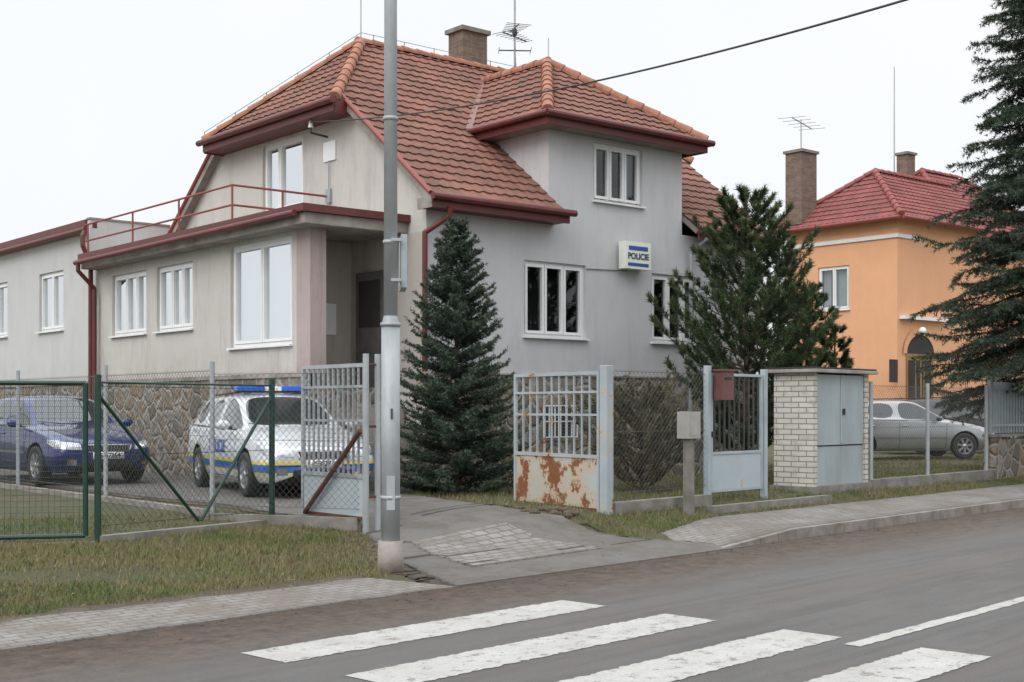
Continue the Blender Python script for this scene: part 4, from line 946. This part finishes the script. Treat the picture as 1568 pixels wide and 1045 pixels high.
    d.frame((0,0),(1,0),(0,1))
    text('number_plate',plate,.105,(2.28*k,0,.48),(math.pi/2,0,math.pi/2),M['cable'],root,.001)
    drape('z',[(1.86*k,-.66),(1.86*k,.66),(1.855*k,.66),(1.855*k,-.66)],14,1,.001,M['black'])
    for sy in (-.25,.3): d.cyl((1.02*k,sy,.985),(.86*k,sy-.42,1.03),.007,.006,5,M['black'])
    d.cyl((-1.5*k,0,1.44),(-1.65*k,0,1.66),.005,.003,5,M['black'])
    d.obj('trim',root,True)
    for x in (FX,RX):
        for sy in (-1,1):
            wm_=MB(); yc=sy*.79
            wm_.lathe([(.20,-.09),(.27,-.10),(.305,-.095),(.315,-.07),(.316,0),(.315,.07),(.305,.095),(.27,.10),(.205,.09),(.2,.06)],(x,yc,WR),36,M['black'])
            o_=sy*.09
            wm_.lathe([(.205,o_*.95),(.20,o_*1.02),(.188,o_*.9),(.182,o_*.2)],(x,yc,WR),36,RIM); wm_.lathe([(.183,o_*.2),(.02,o_*.2)],(x,yc,WR),24,M['room'])
            wm_.lathe([(.055,o_*.5),(.05,o_*.95),(.0,o_*1.0)],(x,yc,WR),16,RIM)
            for sp_ in range(7):
                a=2*math.pi*sp_/7+.2; ca,sa_=math.cos(a),math.sin(a); pa,pb=-sa_,ca
                pts=[]
                for rr,hw,yy in ((.04,.022,.9),(.192,.030,.98)):
                    for s2 in (-1,1): pts.append((x+ca*rr+pa*hw*s2,yc+o_*yy,WR+sa_*rr+pb*hw*s2))
                wm_.poly([pts[0],pts[1],pts[3],pts[2]],RIM,True)
                for s2 in (0,1):
                    A_=Vector(pts[s2]);B_=Vector(pts[2+s2]); off=Vector((0,-o_*.35,0)); wm_.poly([A_,B_,B_+off,A_+off],RIM,True)
            wm_.obj('wheel',root,True)
    return root,d,bvh
LAMP,nt,b=newmat('headlamp_glass'); b.inputs['Base Color'].default_value=(.55,.57,.6,1); b.inputs['Roughness'].default_value=.08; b.inputs['Coat Weight'].default_value=1; b.inputs['Metallic'].default_value=.5
TAIL,nt,b=newmat('tail_lamp'); b.inputs['Base Color'].default_value=(.35,.01,.01,1); b.inputs['Roughness'].default_value=.1
CHROME=pmat('chrome',(.7,.7,.7),(.6,.6,.6),3,.15,metal=1); RIM=pmat('alloy',(.50,.51,.52),(.4,.4,.41),5,.3,metal=.7); TRIM=pmat('grey_trim',(.25,.25,.26),(.2,.2,.2),4,.4,metal=.4)
def paint(name,col,metal=.3):
    return pmat(name,col,tuple(c*.92 for c in col),1.5,.28,metal=metal,coat=1)
m,nt,b=newmat('police_livery'); v=coords(nt); sx=nt.nodes.new('ShaderNodeSeparateXYZ'); nt.links.new(v,sx.inputs[0]); z=sx.outputs[2]
def band(nt,z,a,b_): return math_(nt,'MULTIPLY',math_(nt,'GREATER_THAN',z,a),math_(nt,'LESS_THAN',z,b_))
c=mix(nt,band(nt,z,.36,.47),(.60,.62,.64),(.03,.14,.48)); c=mix(nt,band(nt,z,.47,.51),c,(.75,.60,.04)); c=mix(nt,band(nt,z,.325,.36),c,(.75,.60,.04))
c=mix(nt,math_(nt,'MULTIPLY',ramp(nt,noise(nt,v,4,6),.45,.8),.25),c,(.3,.27,.24))
nt.links.new(c,b.inputs['Base Color']); b.inputs['Roughness'].default_value=.28; b.inputs['Coat Weight'].default_value=.8; LIV=m
ph=Vector((.46,-.888,0)).normalized()
pc,_,_=car('police_car',(-3.62,20.0,.36),ph,LIV,4.5,1.0,police=True,plate='4S8 2719')
w=MB().frame((0,0),(1,0),(0,1)); bl=pmat('blue_beacon',(.03,.15,.7),(.02,.1,.5),3,.15)
w.box(-.32,-.12,-.52,.52,1.485,1.51,'black'); w.box(-.34,-.10,-.56,-.14,1.512,1.59,bl); w.box(-.34,-.10,.14,.56,1.512,1.59,bl); w.box(-.32,-.12,-.138,.138,1.512,1.58,'white'); w.obj('light_bar',pc,bevel=.02)
BL=M['signblue']
for sg_,rz in ((1,math.pi),(-1,0)): text('side_lettering','POLICIE',.26,(-.05,sg_*.899,.68),(math.pi/2,0,rz),BL,pc,.001)
bc,_,_=car('parked_car',(-7.95,22.85,.36),(.644,-.765),paint('blue_paint',(.012,.025,.15)),4.35,1.0,plate='1S2 7254',estate=False)
sc,_,_=car('parked_car',(9.75,33.0,.36),(1,.10),paint('silver_paint',(.42,.43,.44),.6),4.5,1.0,plate='3S1 4410')
dc,_,_=car('parked_car',(12.6,37.2,.36),(1,.05),paint('dark_red_paint',(.03,.02,.02)),4.4,1.05,plate='2S5 1120')
def hedge(name,pts,h,wd,mat,n):
    P=[];R=[]
    for a,b in zip(pts[:-1],pts[1:]):
        k=n; t=rng.uniform(0,1,k); x=a[0]+(b[0]-a[0])*t+rng.normal(0,wd/3,k); y=a[1]+(b[1]-a[1])*t+rng.normal(0,wd/3,k)
        hh=h*(.75+.25*np.sin(x*.7+y*.4)+.12*np.sin(x*2.3)); z=.2+hh*rng.uniform(0,1,k)**.7
        c=np.stack([x,y,z],1); s=.16
        P.append(np.stack([c+rng.normal(0,s,(k,3)),c+rng.normal(0,s,(k,3)),c+rng.normal(0,s,(k,3))],1).reshape(-1,3)); R.append(rng.uniform(0,1,k))
    tricloud(name,np.concatenate(P),np.concatenate(R),mat)
hedge('hedge',[(21,50),(34,58),(60,62)],2.6,2,'spruce',9000)
hedge('distant_treeline',[(-60,150),(60,165),(160,150)],6,8,'juniper',12000)
# ------------------------------------------------------------------ light, world, camera
W=bpy.data.worlds.new('World'); scene.world=W; W.use_nodes=True; nt=W.node_tree; bg=nt.nodes['Background']
sky=nt.nodes.new('ShaderNodeTexSky'); sky.sky_type='NISHITA'; sky.sun_disc=False; sky.sun_elevation=math.radians(38); sky.sun_rotation=math.radians(215); sky.dust_density=6; sky.air_density=1
hs=nt.nodes.new('ShaderNodeHueSaturation'); hs.inputs['Saturation'].default_value=.35; nt.links.new(sky.outputs[0],hs.inputs['Color'])
tc=nt.nodes.new('ShaderNodeTexCoord'); nf=noise(nt,tc.outputs['Generated'],1.3,4,.5)
cl=mix(nt,ramp(nt,nf,.3,.7),(8.5,9.15,9.6),(9.5,9.6,9.75))
sz_=nt.nodes.new('ShaderNodeSeparateXYZ'); nt.links.new(tc.outputs['Generated'],sz_.inputs[0])
mr=nt.nodes.new('ShaderNodeMapRange'); nt.links.new(sz_.outputs[2],mr.inputs[0]); mr.inputs[1].default_value=.30; mr.inputs[2].default_value=.9; mr.inputs[3].default_value=1.0; mr.inputs[4].default_value=2.3
cm=nt.nodes.new('ShaderNodeVectorMath'); cm.operation='SCALE'; nt.links.new(mix(nt,.90,hs.outputs[0],cl),cm.inputs[0]); nt.links.new(mr.outputs[0],cm.inputs['Scale'])
nt.links.new(cm.outputs[0],bg.inputs['Color']); bg.inputs['Strength'].default_value=.111
sl=bpy.data.lights.new('sun','SUN'); sl.energy=1.0; sl.angle=math.radians(40); sl.color=(1,.97,.93); so=bpy.data.objects.new('sun',sl); COL.objects.link(so)
az=math.radians(215); el=math.radians(38); sd=Vector((math.sin(az)*math.cos(el),math.cos(az)*math.cos(el),math.sin(el)))
so.rotation_euler=(-sd).to_track_quat('-Z','Y').to_euler()
cam=bpy.data.cameras.new('camera'); co=bpy.data.objects.new('camera',cam); COL.objects.link(co); scene.camera=co
co.location=(0,0,1.6); co.rotation_euler=(math.pi/2,0,0); cam.sensor_width=36; cam.lens=2000/1568*36; cam.shift_y=103.5/1568; cam.clip_end=4000
scene.view_settings.view_transform='Standard'; scene.view_settings.look='None'; scene.view_settings.exposure=0
